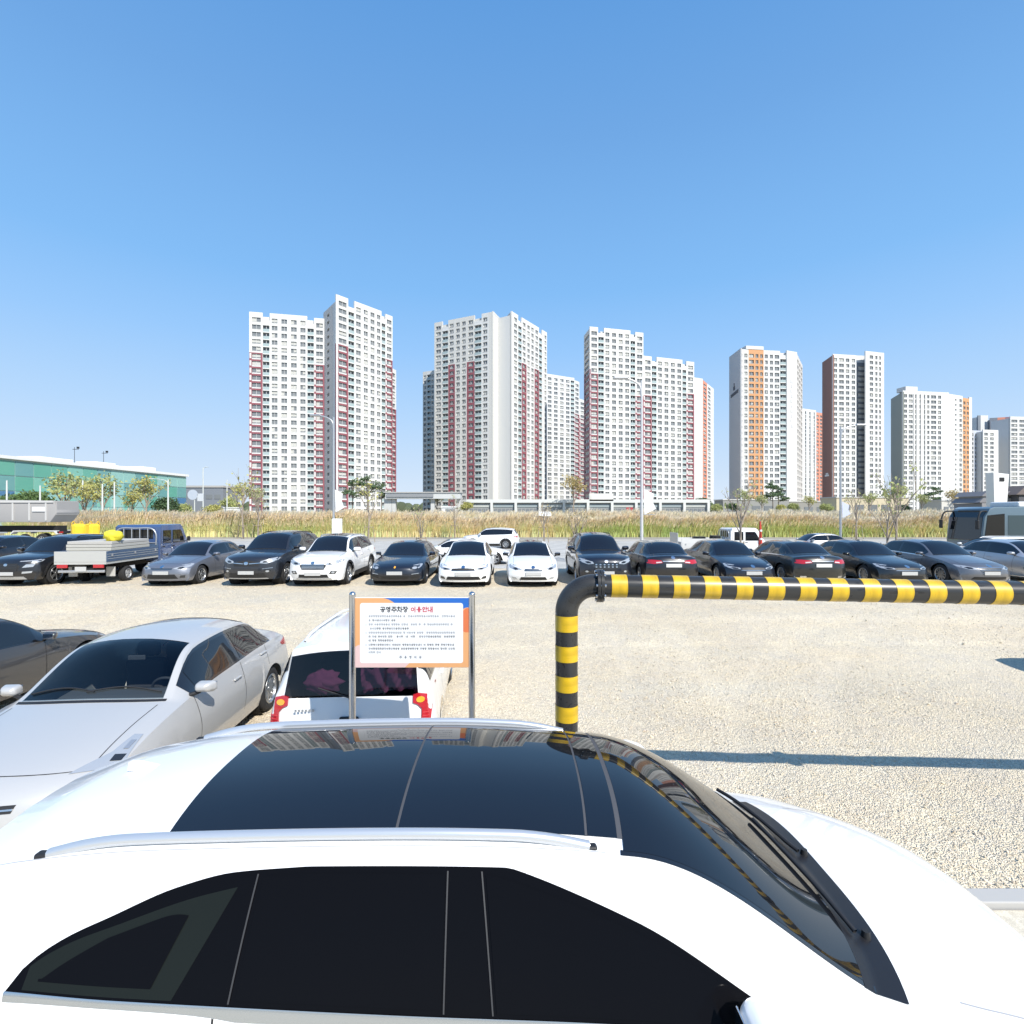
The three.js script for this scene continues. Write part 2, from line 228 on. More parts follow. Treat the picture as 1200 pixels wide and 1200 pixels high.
tower('stepped white tower with crimson edge columns behind the tall street lamp', 1.15, b => {
  facade(b, Q(684.3, 214), Q(691, 205), 76.6, [['wide', 8, 'cream', 'purple', 23]]);  // left face in shade: its shaded tone is put into the purple
  facade(b, Q(691, 205), Q(754, 211), 77.3, [['red', 10, 'white', 'red', 23], ['bal', 7, 'white', 'white', 0, 2.5], ['win', 8, 'white'], ['win', 8, 'white'], ['win', 8, 'white'], ['win', 8, 'white'], ['bal', 6, 'white', 'white', 0, 3], ['red', 10, 'white', 'red', 19, .5]]); block(b, 'white', Q(691, 205), Q(754, 211), 76, 15, 1.7, .9, 5);
  facade(b, Q(754, 211.5), Q(813.5, 219), 67.6, [['red', 10, 'white', 'red', 20], ['bal', 6, 'white', 'white', 0, 2.5], ['win', 8, 'white'], ['win', 8, 'white'], ['win', 8, 'white'], ['win', 8, 'white'], ['bal', 5, 'white', 'white', 0, 3], ['red', 10, 'white', 'red', 20, .5]]); block(b, 'white', Q(754, 211.5), Q(813.5, 219), 66, 15);
  
});
tower('pale tower with a blank white wall and salmon strip behind the stepped tower', 1.5, b => { facade(b, Q(808, 240), Q(823.5, 244), 66.5, [['solid', 8, 'white']]); facade(b, Q(823.5, 244), Q(836.5, 262), 66, [['win', 5, 'salmon'], ['win', 5, 'white'], ['solid', 3, 'white']]); block(b, 'white', Q(808, 240), Q(823.5, 244), 65, 14); });
tower('white tower with a bright orange centre stripe and grey side wall', 1.08, b => {
  facade(b, Q(854.5, 238), Q(868, 225), 75, [['solid', 8, 'grey']]);  // grey carries the shade of this left face in its colour
  facade(b, Q(868, 225), Q(922, 228), 74.6, [['tiny', 3, 'white'], ['win', 6, 'white'], ['wide', 7, 'orange'], ['win', 5.5, 'orange'], ['win', 5, 'orange'], ['win', 6, 'white'], ['win', 6, 'white'], ['wide', 7, 'white'], ['bal', 8, 'white', 'white', 0, 2]]); block(b, 'white', Q(868, 225), Q(922, 228), 74, 16, 1.7, .9, 9);
  slab(b, 'white', frameOf(Q(868, 224.5), Q(894, 226)), 3, 12, kt(74.7), kt(76.2), -6, -.3);
  facade(b, Q(922, 227.5), Q(934, 230), 74.8, [['solid', 8, 'white']]); facade(b, Q(934, 230), Q(940.5, 248), 74, [['win', 4, 'warm'], ['win', 4, 'warm'], ['win', 4, 'warm']]); block(b, 'white', Q(922, 227.5), Q(934, 230), 74, 17);
});
tower('low far block with a salmon edge, between the orange striped and brown sided towers', 1.35, b => { facade(b, Q(936, 290), Q(964, 300), 62, [['slot', 5, 'white'], ['slot', 5, 'white'], ['slot', 5, 'white'], ['slot', 5, 'white'], ['win', 4, 'salmon', 'salmon', 0, 1.5], ['win', 4, 'salmon', 'salmon', 0, 1.5]]); block(b, 'white', Q(936, 290), Q(964, 300), 61, 14); });
tower('white tower with a brown side wall and a dark slate centre strip', 1.12, b => {
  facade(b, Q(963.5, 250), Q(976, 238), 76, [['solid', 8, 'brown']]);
  facade(b, Q(976, 238), Q(1003.5, 240), 76.5, [['win', 5, 'white'], ['wide', 6, 'white'], ['win', 5.5, 'white'], ['win', 5.5, 'white']]); block(b, 'white', Q(976, 238), Q(1003.5, 240), 76, 14, 1.7, .9, 8);
  facade(b, Q(1003.5, 243), Q(1014.5, 244), 74, [['wide', 8, 'slate']]);
  facade(b, Q(1014.3, 240), Q(1036, 243), 78.5, [['solid', 3, 'white'], ['win', 6, 'white'], ['win', 4, 'white'], ['win', 3.5, 'white'], ['solid', 2.5, 'white']]); block(b, 'white', Q(1003.5, 241), Q(1036, 243), 77.5, 14, 1.7, 2.5);
});
tower('white tower of slotted windows with a green grey side wall and an orange strip', 1.42, b => {
  facade(b, Q(1044, 213), Q(1058, 200), 50, [['solid', 8, 'green']]);
  facade(b, Q(1058, 200), Q(1112, 203.5), 50.5, [['win', 6, 'white'], ['wide', 6, 'white'], ['slot', 5, 'white'], ['slot', 5, 'white'], ['slot', 5, 'white'], ['win', 4.5, 'white'], ['wide', 8, 'white'], ['win', 6, 'white'], ['solid', 8, 'white']]); block(b, 'white', Q(1058, 200), Q(1112, 203.5), 50, 15, 1.7, .9, 10);
  slab(b, 'white', frameOf(Q(1062, 201), Q(1079, 202)), 0, 7.6, kt(50.6), kt(52.4), -6, -.3);
  facade(b, Q(1112, 204.5), Q(1139, 211), 50.2, [['solid', 3, 'white'], ['tiny', 4, 'white'], ['win', 3, 'white'], ['win', 2.6, 'orange', 'orange', 0, 1], ['win', 2.4, 'orange', 'orange', 0, 1], ['solid', 2, 'white']]); block(b, 'white', Q(1112, 204.5), Q(1139, 211), 49.5, 15);
});
tower('distant bluish white block group with stepped roofs beside the slotted tower', 1.1, b => {
  facade(b, Q(1136, 300), Q(1152, 303), 51, [['wide', 5, 'grey'], ['win', 5, 'blue'], ['win', 5, 'blue']]); block(b, 'blue', Q(1136, 300), Q(1152, 303), 50, 12);
  facade(b, Q(1146, 318), Q(1158, 318), 63, [['solid', 3, 'slate'], ['solid', 8, 'white']]); block(b, 'white', Q(1146, 318), Q(1158, 318), 62, 12);
  facade(b, Q(1152, 298), Q(1170, 300), 51, [['win', 5, 'white'], ['win', 5, 'white'], ['solid', 3, 'white']]); block(b, 'white', Q(1152, 298), Q(1170, 300), 50, 12);
  facade(b, Q(1160, 316), Q(1184, 312), 61, [['solid', 6, 'slate'], ['win', 6, 'salmon'], ['solid', 4, 'purple']]); block(b, 'slate', Q(1160, 316), Q(1184, 312), 60, 12);
  facade(b, Q(1184, 300), Q(1212, 302), 59, [['wide', 4, 'white'], ['wide', 4, 'white'], ['win', 4, 'white']]); block(b, 'white', Q(1184, 300), Q(1212, 302), 58, 12);
});

// ---------------------------------------------------------------- low buildings
function inst(geoFn, list) { return join(list.map(geoFn)); }
{ // long green glass hall receding to the right
  const A = [X(-160, 88), 88], B = [X(218, 168), 168], f = frameOf(A, B), top = 15.3, base = [A[0], 0, -A[1]], bag = new Bag(base);
  const P = f.at, n = Math.round(f.L / 4.2), pg = [], fr = [], t = thing('glass_hall', 'long low hall of green glass panels with a white roof edge', 'building', base);
  const greens = [lin(.13, .38, .30), lin(.20, .46, .38), lin(.28, .50, .46), lin(.15, .34, .34), lin(.08, .20, .36)].map(c => new THREE.MeshPhysicalMaterial({ color: c, roughness: .1, ior: 1.5 }));
  const r = rng(9), keyed = greens.map((_, i) => 'g' + i);
  for (let i = 0; i < n; i++) for (let k = 0; k < 4; k++) { const s0 = i * f.L / n + .1, s1 = (i + 1) * f.L / n - .1, y0 = 1 + k * 3.35, y1 = y0 + 3.15; let c = Math.floor(r() * 4); if (k < 2 && (Math.floor(i / 3) % 5 === 1)) c = 4; const b2 = new Bag(base); slab(b2, 'p', f, s0, s1, y0, y1, 0, .12); part('glass_panel', b2.geo('p'), greens[c], t); }
  slab(bag, 'frame', f, 0, f.L, 0, top - .6, -20, 0); slab(bag, 'white', f, -1, f.L + .6, top - .7, top, -20, .6); for (const [s, w, h] of [[.42, 9, 1.0], [.62, 6, 1.3], [.70, 12, .8], [.82, 5, 1.4]]) slab(bag, 'white', f, s * f.L, s * f.L + w, top, top + h, -9, -3);
  part('structural_wall', bag.geo('frame'), std(.42, .54, .51, .6), t); part('roof', bag.geo('white'), MAT.white, t);
  for (const s of [.55, .66]) { const a = f.at(s * f.L, top, -4), m = part('roof_mast', [cyl(.06, .05, 4.5, 0, 2.2, 0, 6), bx(1.6, .12, .12, .3, 3.9, 0), bx(.5, .5, .3, .9, 4.3, 0)], MAT.trim, t); m.position.set(a[0] - base[0], a[1] - base[1], a[2] - base[2]); }
}
{ // grey flat building beyond the hall
  const t = thing('grey_building', 'plain grey flat roofed building far beyond the young trees', 'building', [X(245, 190), 0, -190]); part('wall', bx(16, 12, 10, 0, 6, 0), std(.20, .22, .25, .8), t); part('roof', bx(16.6, .7, 10.6, 0, 12.2, 0), MAT.concrete, t); for (let i = 0; i < 5; i++) part('window', bx(2.2, 1.6, .1, -6 + i * 3, 8.5, 5.06), TM.glass, t);
}
{ // gate structure of the apartments
  const d = 150, t = thing('gate_canopy', 'pale concrete entrance canopy on columns before the towers', 'building', [X(497, d), 1.7, -d]), w = X(541, d) - X(454, d);
  part('beam', bx(w, 1.7, 4, 0, 6.0, 0), std(.50, .51, .50, .8), t); part('fascia', bx(w * .62, .9, .3, -w * .17, 6.1, 2.18), std(.24, .25, .26, .7), t); part('cap', bx(w + .8, .25, 4.6, 0, 6.98, 0), MAT.concrete, t);
  for (const k of [-.48, -.40, .12, .47]) part('column', bx(k === -.48 ? 2.2 : 1.1, 5.1, 1.6, k * w, 2.55, 0), std(.52, .52, .50, .8), t);
  const k = thing('guard_kiosk', 'small white guard kiosk under the entrance canopy', 'kiosk', [X(527, 147.5), 1.7, -147.5]); part('wall', bx(4, 2.6, 2.6, 0, 1.3, 0), MAT.white, k); part('window', bx(2.6, .9, .1, .2, 1.7, 1.34), TM.glass, k); part('roof', bx(4.6, .3, 3.2, 0, 2.76, 0), MAT.white, k);
  const k2 = thing('white_shed', 'little white shed standing alone at the field edge near the first tower', 'shed', [X(273, 129), 1.7, -129]); part('wall', bx(3.4, 2.3, 2.4, 0, 1.15, 0), MAT.white, k2); part('door', bx(.9, 1.7, .08, .3, .85, 1.23), MAT.trim, k2); part('roof', bx(3.7, .2, 2.7, 0, 2.4, 0), MAT.white, k2);
}
{ // row of shops
  const d = 150, x0 = X(548, d), x1 = X(830, d), L = x1 - x0, t = thing('shop_row', 'long one storey row of pale shops below the towers', 'building', [x0, 1.7, -d]);
  part('wall', bx(L, 4.4, 9, L / 2, 2.2, -4.9), std(.30, .31, .30, .8), t); part('roof', bx(L + .6, .95, 10, L / 2, 4.5, -4.6), std(.60, .61, .58, .8), t);
  const n = 10, w = L / n;
  for (let i = 0; i <= n; i++) part('pier', bx(.75, 4.03, .9, i * w, 2.01, -.05), std(.62, .62, .58, .8), t);
  for (let i = 0; i < n; i++) { const red = i === 6; for (let k = 0; k < 5; k++) { const ww = (w - 1.2) / 5; part('shop_window', bx(ww - .3, red && k > 2 ? 3 : 2.1, .1, i * w + .62 + ww * (k + .5), red && k > 2 ? 1.6 : 1.25, -.35), red && k > 2 ? std(.45, .05, .06, .6) : TM.glass, t); } part('sign_band', bx(w - 1, .8, .12, i * w + w / 2, 3.1, -.3), i % 3 ? std(.28, .33, .34, .6) : std(.45, .47, .44, .6), t); }
  part('raised_parapet', bx(7, 2.2, 1.2, w * 5.55, 5.6, -.2), std(.63, .62, .58, .8), t); part('parapet_panel', bx(6, 1.3, .1, w * 5.55, 5.6, .46), std(.70, .69, .64, .8), t);
}
{ // podium of the orange-stripe towers and the low roofs at the right
  for (const [px, d, w, h, c, lab] of [[1012, 160, 22, 5.6, std(.62, .54, .38, .85), 'low cream wall building below the brown sided tower'], [880, 190, 24, 5.6, std(.30, .30, .28, .85), 'dark stone podium below the orange striped tower'], [955, 200, 26, 5.2, std(.30, .29, .26, .85), 'dark podium between the orange striped and brown sided towers'], [1110, 150, 10, 4.5, std(.6, .58, .52, .85), 'little pale annex at the foot of the slotted tower']]) {
    const t = thing('podium_building', lab, 'building', [X(px, d), 1.7, -d]); part('wall', bx(w, h, 8, 0, h / 2, 0), c, t); part('roof_edge', bx(w + .4, .35, 8.4, 0, h + .17, 0), std(.6, .59, .55, .8), t); for (let i = 0; i < 5; i++) part('window', bx(w / 8, h * .35, .1, (i - 2) * w / 5.4, h * .45, 4.06), TM.glass, t);
  }
  const t = thing('grey_roof_house', 'dark grey low house with layered roofs beside the bus', 'building', [X(1158, 130), 1.7, -130]); part('wall', bx(10.5, 3.5, 8, 0, 1.75, 0), std(.26, .26, .27, .8), t); for (const [y, w] of [[3.6, 12], [5.2, 10.5]]) part('roof', prism([[-w / 2, 0], [w / 2, 0], [w / 2 - 1.2, 1.2], [-w / 2 + 1.2, 1.2]], 8).translate(0, y, -4), std(.22, .22, .235, .7), t); for (const y of [4.85]) part('upper_wall', bx(9, .7, 7, 0, y + .05, 0), std(.4, .4, .4, .8), t);
  const s = thing('white_sign_tower', 'tapered white sign block with a dark square on top of grey roofs', 'building', [X(1168, 122), 1.7, -122]); part('shaft', prism([[-1.4, 0], [1.2, 0], [1.9, 10.2], [-1.7, 10.6]], 2, .05).translate(0, 0, -1), MAT.white, s); part('dark_panel', bx(1.1, .9, .1, .2, 9, 1.1), MAT.trim, s);
  const h = thing('dark_roof_house', 'dark brown hipped roof house behind the bus', 'building', [X(1192, 128), 1.7, -128]); part('wall', bx(7, 5.5, 8, 0, 2.75, 0), std(.10, .10, .11, .8), h); part('roof', prism([[-4.6, 0], [4.6, 0], [2.2, 2.2], [-2.2, 2.2]], 9).translate(0, 5.5, -4.5), std(.17, .14, .13, .8), h);
}

// ---------------------------------------------------------------- reeds, trees
{ // silver-grass field: leafy stems and pale plumes, thousands that nobody could count
  const r = rng(41);
  function blade(x, z, h, w, lean, az, segs) { // a bending strip
    const pos = [], idx = [], cx = Math.cos(az), sx = Math.sin(az);
    for (let k = 0; k <= segs; k++) { const f = k / segs, o = lean * f * f, y = h * (f - .12 * lean * f * f), ww = w * (1 - f * .75); pos.push(x + cx * o - sx * ww, y, z + sx * o + cx * ww, x + cx * o + sx * ww, y, z + sx * o - cx * ww); }
    for (let k = 0; k < segs; k++) { const a = k * 2; idx.push(a, a + 1, a + 2, a + 1, a + 3, a + 2); }
    const g = new THREE.BufferGeometry(); g.setAttribute('position', new THREE.Float32BufferAttribute(pos, 3)); g.setIndex(idx); g.computeVertexNormals(); return g;
  }
  const leafGeo = join(Array.from({ length: 18 }, () => blade((r() - .5) * .9, (r() - .5) * .9, 1.0 + 1.25 * r(), .022 + .02 * r(), .25 + .6 * r(), r() * 6.28, 3)));
  const plumeGeo = join(Array.from({ length: 7 }, () => { const x = (r() - .5) * .9, z = (r() - .5) * .9, az = -.5 + r(), h = 1.05 + 1.2 * Math.pow(r(), .6), s = blade(x, z, h, .008, .12, az, 2), cs = []; for (let k = 0; k < 4; k++) { const b = blade(0, 0, .42, .035, .16 + .1 * r(), az + (r() - .5) * 1.6, 2); b.translate(x + Math.cos(az) * .12, h * .97 - .02 * k, z + Math.sin(az) * .12); cs.push(b); } return join([s, ...cs]); }));
  const N = 15000, M = new THREE.Matrix4(), q = new THREE.Quaternion(), c = new THREE.Color(), up = new V3(0, 1, 0);
  const leaf = new THREE.InstancedMesh(leafGeo, new THREE.MeshPhysicalMaterial({ color: 0xffffff, roughness: .9, transmission: .25, side: THREE.DoubleSide }), N), plume = new THREE.InstancedMesh(plumeGeo, new THREE.MeshPhysicalMaterial({ color: 0xffffff, roughness: 1, transmission: .3, side: THREE.DoubleSide }), N);
  const patch = valueNoise(24, r), patch2 = valueNoise(60, r);
  for (let i = 0; i < N; i++) {
    const d = 57.3 + 68 * Math.pow(r(), 2.1), x = lerp(-.98, .98, r()) * d, u = (x + 140) / 280, v = d / 140, p = patch(u, v), s = .72 + .52 * patch2(u, v) + .2 * r();
    q.setFromAxisAngle(up, r() * .9 - .45); M.compose(new V3(x, ROAD_Y, -d), q, new V3(1 + .3 * r(), s, 1)); leaf.setMatrixAt(i, M); plume.setMatrixAt(i, M);
    const g = r(), y = clamp(p * 1.3 - .2 + .3 * (g - .5), 0, 1); c.setRGB(lerp(.57, .88, y) * (.85 + .3 * r()), lerp(.63, .78, y) * (.9 + .2 * r()), lerp(.22, .44, y)); leaf.setColorAt(i, c);
    const k = .85 + .35 * r(); c.setRGB(.86 * k, .74 * k, .52 * k * (.9 + .25 * r())); plume.setColorAt(i, c);
  }
  for (const [m, n, l] of [[leaf, 'reed_leaves', 'dense green and straw reed leaves filling the field'], [plume, 'reed_plumes', 'pale tan feathery plumes topping the reed field']]) { m.name = numbered(n); m.castShadow = m.receiveShadow = true; scene.add(m); tag(m, l, 'reeds', null, 'stuff'); }
}
const BARK = std(.17, .135, .10, .95), BARKL = std(.30, .25, .20, .95), STAKE = std(.30, .24, .17, .9);
function leavesMat(r, g, b) { return new THREE.MeshPhysicalMaterial({ color: lin(r, g, b), roughness: .85, transmission: .3, side: THREE.DoubleSide }); }
const LEAF = { green: leavesMat(.13, .21, .06), dark: leavesMat(.07, .13, .05), yellow: leavesMat(.47, .45, .14), orange: leavesMat(.48, .38, .15), olive: leavesMat(.42, .45, .17), pine: leavesMat(.12, .19, .08) };
// a branching skeleton; leaves are small bent quads scattered round the twigs
function treeGeo(seed, o) {
  const r = rng(seed), wood = [], tips = [];
  (function grow(a, dir, len, rad, level) {
    const b = a.clone().addScaledVector(dir, len); wood.push(limb(a, b, rad, rad * .72, level > 1 ? 4 : 7)); if (level >= o.levels) { tips.push([a, b]); return; } if (level >= o.levels - 1) tips.push([a, b]);
    const kids = level === 0 ? o.kids0 : 2 + (r() < .5 ? 1 : 0), rot = r() * 6.28;
    for (let k = 0; k < kids; k++) { const az = rot + k * 6.28 / kids + (r() - .5) * .8, tilt = o.spread * (.55 + .7 * r()), side = new V3(Math.cos(az), 0, Math.sin(az)), nd = dir.clone().multiplyScalar(Math.cos(tilt)).addScaledVector(side, Math.sin(tilt)).normalize(); nd.y += o.lift || 0; nd.normalize(); const from = a.clone().lerp(b, level === 0 ? .55 + .45 * (k + 1) / kids : .6 + .4 * r()); grow(from, nd, len * (level === 0 ? o.first : .72) * (.75 + .4 * r()), rad * .55, level + 1); }
    if (level === 0) grow(b, new V3((r() - .5) * .2, 1, (r() - .5) * .2).normalize(), len * o.first * .9, rad * .65, 1);
  })(new V3(), new V3((r() - .5) * .06, 1, (r() - .5) * .06).normalize(), o.h * o.clear, o.rad, 0);
  let leaves = null;
  if (o.leaves) {
    const pos = [];
    for (let i = 0; i < o.leaves; i++) {
      const [a, b] = tips[Math.floor(r() * tips.length)], p = a.clone().lerp(b, r()).add(new V3(r() - .5, (r() - .5) * (o.flat || .9), r() - .5).multiplyScalar(o.puff)), s = o.leaf * (.6 + .7 * r()), u = new V3(r() - .5, r() - .5, r() - .5).normalize().multiplyScalar(s), v = new V3(r() - .5, r() - .5, r() - .5).cross(u).normalize().multiplyScalar(s * .6), fold = new V3(0, -s * .2, 0);
      const A = p.clone().sub(u), B = p.clone().add(v), C = p.clone().add(u).add(fold), D = p.clone().sub(v); for (const t of [A, B, C, A, C, D]) pos.push(t.x, t.y, t.z);
    }
    leaves = new THREE.BufferGeometry(); leaves.setAttribute('position', new THREE.Float32BufferAttribute(pos, 3)); leaves.computeVertexNormals();
  }
  return { wood: join(wood), leaves };
}
const TREES = {
  sapling: [1, 2, 3].map(s => treeGeo(100 + s, { h: 4.6, clear: .42, levels: 3, kids0: 4, spread: .55, first: .62, rad: .05, leaves: 110, leaf: .09, puff: .25, lift: .25 })),
  bare: [1, 2, 3].map(s => treeGeo(200 + s, { h: 5, clear: .36, levels: 4, kids0: 4, spread: .5, first: .6, rad: .06, leaves: 45, leaf: .08, puff: .25, lift: .3 })),
  airy: [1, 2].map(s => treeGeo(300 + s, { h: 8, clear: .34, levels: 4, kids0: 5, spread: .6, first: .55, rad: .11, leaves: 650, leaf: .15, puff: .75, lift: .2 })),
  full: [1, 2, 3].map(s => treeGeo(400 + s, { h: 8, clear: .30, levels: 4, kids0: 6, spread: .75, first: .55, rad: .14, leaves: 2600, leaf: .2, puff: 1.3 })),
  pine: [1, 2].map(s => treeGeo(500 + s, { h: 9, clear: .66, levels: 3, kids0: 6, spread: 1.15, first: .25, rad: .12, leaves: 1500, leaf: .17, puff: .8, flat: .45 })),
};
function tree(kind, v, leafMat, px, d, scale, label, group, o = {}) {
  const T = TREES[kind], g = T[v % T.length], y = o.y ?? (d > 127 ? 1.7 : ROAD_Y + (d > 52 && d < 57 ? .15 : 0)), t = thing(kind === 'pine' ? 'pine_tree' : kind === 'full' || kind === 'airy' ? 'leafy_tree' : 'young_tree', label, 'tree', [X(px, d), y - .02, -d], v * 1.7 + px, group);
  const w = part('trunk', g.wood, kind === 'pine' ? BARK : BARKL, t); w.scale.setScalar(scale); if (g.leaves) { const c = part('crown', g.leaves, leafMat, t); c.scale.setScalar(scale); }
  if (o.stakes) { const s = o.stakes; for (let k = 0; k < 3; k++) { const a = k * 2.09 + .3; part('stake', limb(new V3(Math.cos(a) * .5 * s, .0, Math.sin(a) * .5 * s), new V3(Math.cos(a) * .34 * s, 1.25 * s, Math.sin(a) * .34 * s), .035, .03), STAKE, t); const b = a + 2.09; part('crossbar', limb(new V3(Math.cos(a) * .36 * s, 1.15 * s, Math.sin(a) * .36 * s), new V3(Math.cos(b) * .36 * s, 1.15 * s, Math.sin(b) * .36 * s), .028, .028), STAKE, t); } }
  return t;
}
const SAP = 'young staked trees along the road';
tree('bare', 0, LEAF.olive, 493, 34, .82, 'bare young tree in wooden stakes beside the black sports sedan', SAP, { stakes: 1.05 });
tree('sapling', 1, LEAF.yellow, 432, 50, 1.5, 'slim staked tree with sparse yellow leaves on the far pavement before the pines', SAP, { stakes: 1.3 });
tree('bare', 2, LEAF.orange, 637, 50, 1.0, 'thin bare staked tree on the far pavement behind the white compact sedan', SAP, { stakes: 1.3 });
tree('bare', 1, LEAF.orange, 674, 31, .82, 'bare forked young tree in stakes beside the dark blue sport utility car', SAP, { stakes: 1.15 });
tree('bare', 0, LEAF.olive, 868, 30, 1.18, 'bare many branched young tree in front of the white pickup truck', SAP, { stakes: 1.0 });
tree('bare', 2, LEAF.olive, 1040, 29.5, 1.05, 'slender bare young tree behind the black sedan with long bonnet', SAP, { stakes: .95 });
tree('sapling', 0, LEAF.olive, 1050, 31, 1.35, 'taller young tree with thin olive leaves left of the bus', SAP);
tree('sapling', 2, LEAF.yellow, 285, 54, 1.75, 'tall thin tree with yellowing leaves before the V shaped tower', SAP, { stakes: 1.2 });
tree('bare', 1, LEAF.olive, 302, 54.5, 1.4, 'bare thin tree on the far pavement before the first tower wing', SAP, { stakes: 1.2 });
tree('bare', 2, LEAF.olive, 1004, 53, 1.35, 'small bare tree on the far pavement below the brown sided tower', SAP, { stakes: 1.2 });
tree('bare', 0, LEAF.olive, 533, 54, 1.1, 'small bare tree on the far pavement before the entrance canopy', SAP, { stakes: 1.2 });
for (const [kind, v, m, px, d, s, lab] of [
  ['airy', 0, 'orange', 672, 146, 2.0, 'tall orange leaved tree before the checkered red tower corner'], ['airy', 1, 'yellow', 285, 146, 1.7, 'yellow green tree at the foot of the first tower left wing'], ['airy', 0, 'olive', 300, 148, 1.4, 'olive tree under the red band of the first tower'],
  ['full', 0, 'yellow', 547, 147, .85, 'bushy yellow tree between entrance canopy and shop row'], ['full', 1, 'green', 655, 156, .9, 'green tree rising behind the shop row'], ['airy', 1, 'orange', 628, 156, .95, 'rust coloured tree rising behind the shop row'],
  ['full', 2, 'olive', 840, 150, .75, 'low olive bush at the end of the shop row'], ['full', 0, 'dark', 822, 156, 1.15, 'dark round tree at the right end of the shop row'], ['airy', 0, 'olive', 872, 147, 1.3, 'thin olive tree before the orange striped tower'], ['airy', 1, 'orange', 1118, 146, 1.35, 'small rust tree at the foot of the slotted tower'],
  ['airy', 1, 'olive', 1052, 147, 1.6, 'slim olive tree before the green grey side wall'], ['full', 1, 'olive', 930, 149, .8, 'olive shrub tree below the white end wall'], ['full', 2, 'dark', 1060, 149, .7, 'small dark tree at the slotted tower corner'], ['airy', 0, 'yellow', 512, 152, 1.1, 'yellow tree beside the entrance canopy'],
  ['airy', 0, 'yellow', 100, 80, 1.3, 'yellow green tree nearest to the dump truck'], ['airy', 1, 'olive', 122, 95, 1.75, 'broad olive tree in front of the glass hall'], ['airy', 0, 'yellow', 172, 108, 1.75, 'large yellowing tree in front of the glass hall end'], ['airy', 1, 'yellow', 155, 104, 1.3, 'low olive tree before the blue glass panels'], ['full', 1, 'dark', 196, 112, 1.25, 'dark green tree at the far corner of the glass hall'],
  ['full', 2, 'olive', 212, 118, 1.0, 'small olive tree past the glass hall corner'], ['full', 0, 'yellow', 250, 122, .95, 'low yellow tree before the grey flat building'], ['full', 1, 'green', 40, 84, 1.3, 'green tree behind the dump truck bed'], ['full', 2, 'green', 10, 84, 1.2, 'dense green tree at the hall front behind the dump truck'], ['airy', 1, 'olive', 75, 86, 1.7, 'thin tall olive tree before the glass hall'], ['airy', 1, 'olive', 893, 144, 1.1, 'olive tree hiding the foot of the orange striped tower'], ['full', 1, 'yellow', 915, 146, .7, 'round yellow shrub tree below the white end wall'], ['airy', 0, 'yellow', 948, 145, 1.0, 'yellow tree before the low far block'], ['full', 2, 'olive', 968, 146, .75, 'bushy olive tree at the foot of the brown wall'], ['airy', 1, 'olive', 1020, 145, 1.2, 'olive tree before the low cream wall'], ['airy', 0, 'olive', 1080, 146, 1.1, 'olive tree before the slotted windows'], ['full', 0, 'green', 858, 150, .8, 'green shrub tree at the grey side wall'], ['full', 2, 'olive', 270, 130, 1.0, 'small olive tree beside the white shed'],
]) tree(kind, v, LEAF[m], px, d, s, lab, 'trees around the buildings');
for (const [px, d, s, v] of [[413, 150, 1.35, 0], [431, 152, 1.5, 1], [447, 150, 1.25, 0], [912, 150, 1.1, 1], [906, 153, 1.25, 0], [1093, 150, 1.1, 1]]) tree('pine', v, LEAF.pine, px, d, s, px < 500 ? 'tall pine with bare trunk and flat crown before the V shaped tower' : px < 1000 ? 'pine with flat crown before the orange striped tower' : 'pine with flat crown before the slotted tower', px < 500 ? 'pines before the V shaped tower' : px < 1000 ? 'pines before the orange striped tower' : 'pines at the towers');
{ // far-off wood closing the gaps at the horizon
  const r = rng(61), N = 2600, g = TREES.full[0].leaves, list = []; const geo = new THREE.IcosahedronGeometry(1, 1); const m = new THREE.InstancedMesh(geo, std(.075, .10, .055, 1), N), M = new THREE.Matrix4(), q = new THREE.Quaternion(), c = new THREE.Color();
  for (let i = 0; i < N; i++) { const d = 380 + 260 * r(), x = (r() * 2 - 1) * d * 1.1, s = 2.2 + 3.2 * r(); q.setFromEuler(new THREE.Euler(r(), r() * 6, r())); M.compose(new V3(x, 2 + 5 * r(), -d), q, new V3(s * 1.3, s, s)); m.setMatrixAt(i, M); const k = .7 + .7 * r(); c.setRGB(k * 1.1, k, k); m.setColorAt(i, c); }
  m.name = numbered('far_wood'); scene.add(m); tag(m, 'dark far woodland along the horizon between the towers', 'wood', null, 'stuff');
}

// ---------------------------------------------------------------- car kit: a lofted body (x forward, y up, z to its right) and pieces laid on it
// station: [x, plan, sillY, sillW, midY, midW, beltY, beltW, railY, railW, crownY, crease]
function pchip(xs, ys) { // monotone cubic
  const n = xs.length, h = [], dl = [], m = new Array(n).fill(0); for (let i = 0; i < n - 1; i++) { h.push(xs[i + 1] - xs[i]); dl.push((ys[i + 1] - ys[i]) / h[i]); }
  if (n === 2) m.fill(dl[0]); else { m[0] = dl[0]; m[n - 1] = dl[n - 2]; for (let i = 1; i < n - 1; i++) m[i] = dl[i - 1] * dl[i] <= 0 ? 0 : (h[i - 1] + h[i]) * 3 / ((2 * h[i] + h[i - 1]) / dl[i - 1] + (h[i] + 2 * h[i - 1]) / dl[i]); }
  return x => { let i = 0; while (i < n - 2 && x > xs[i + 1]) i++; const t = (x - xs[i]) / h[i], t2 = t * t, t3 = t2 * t; return ys[i] * (2 * t3 - 3 * t2 + 1) + h[i] * m[i] * (t3 - 2 * t2 + t) + ys[i + 1] * (-2 * t3 + 3 * t2) + h[i] * m[i + 1] * (t3 - t2); };
}
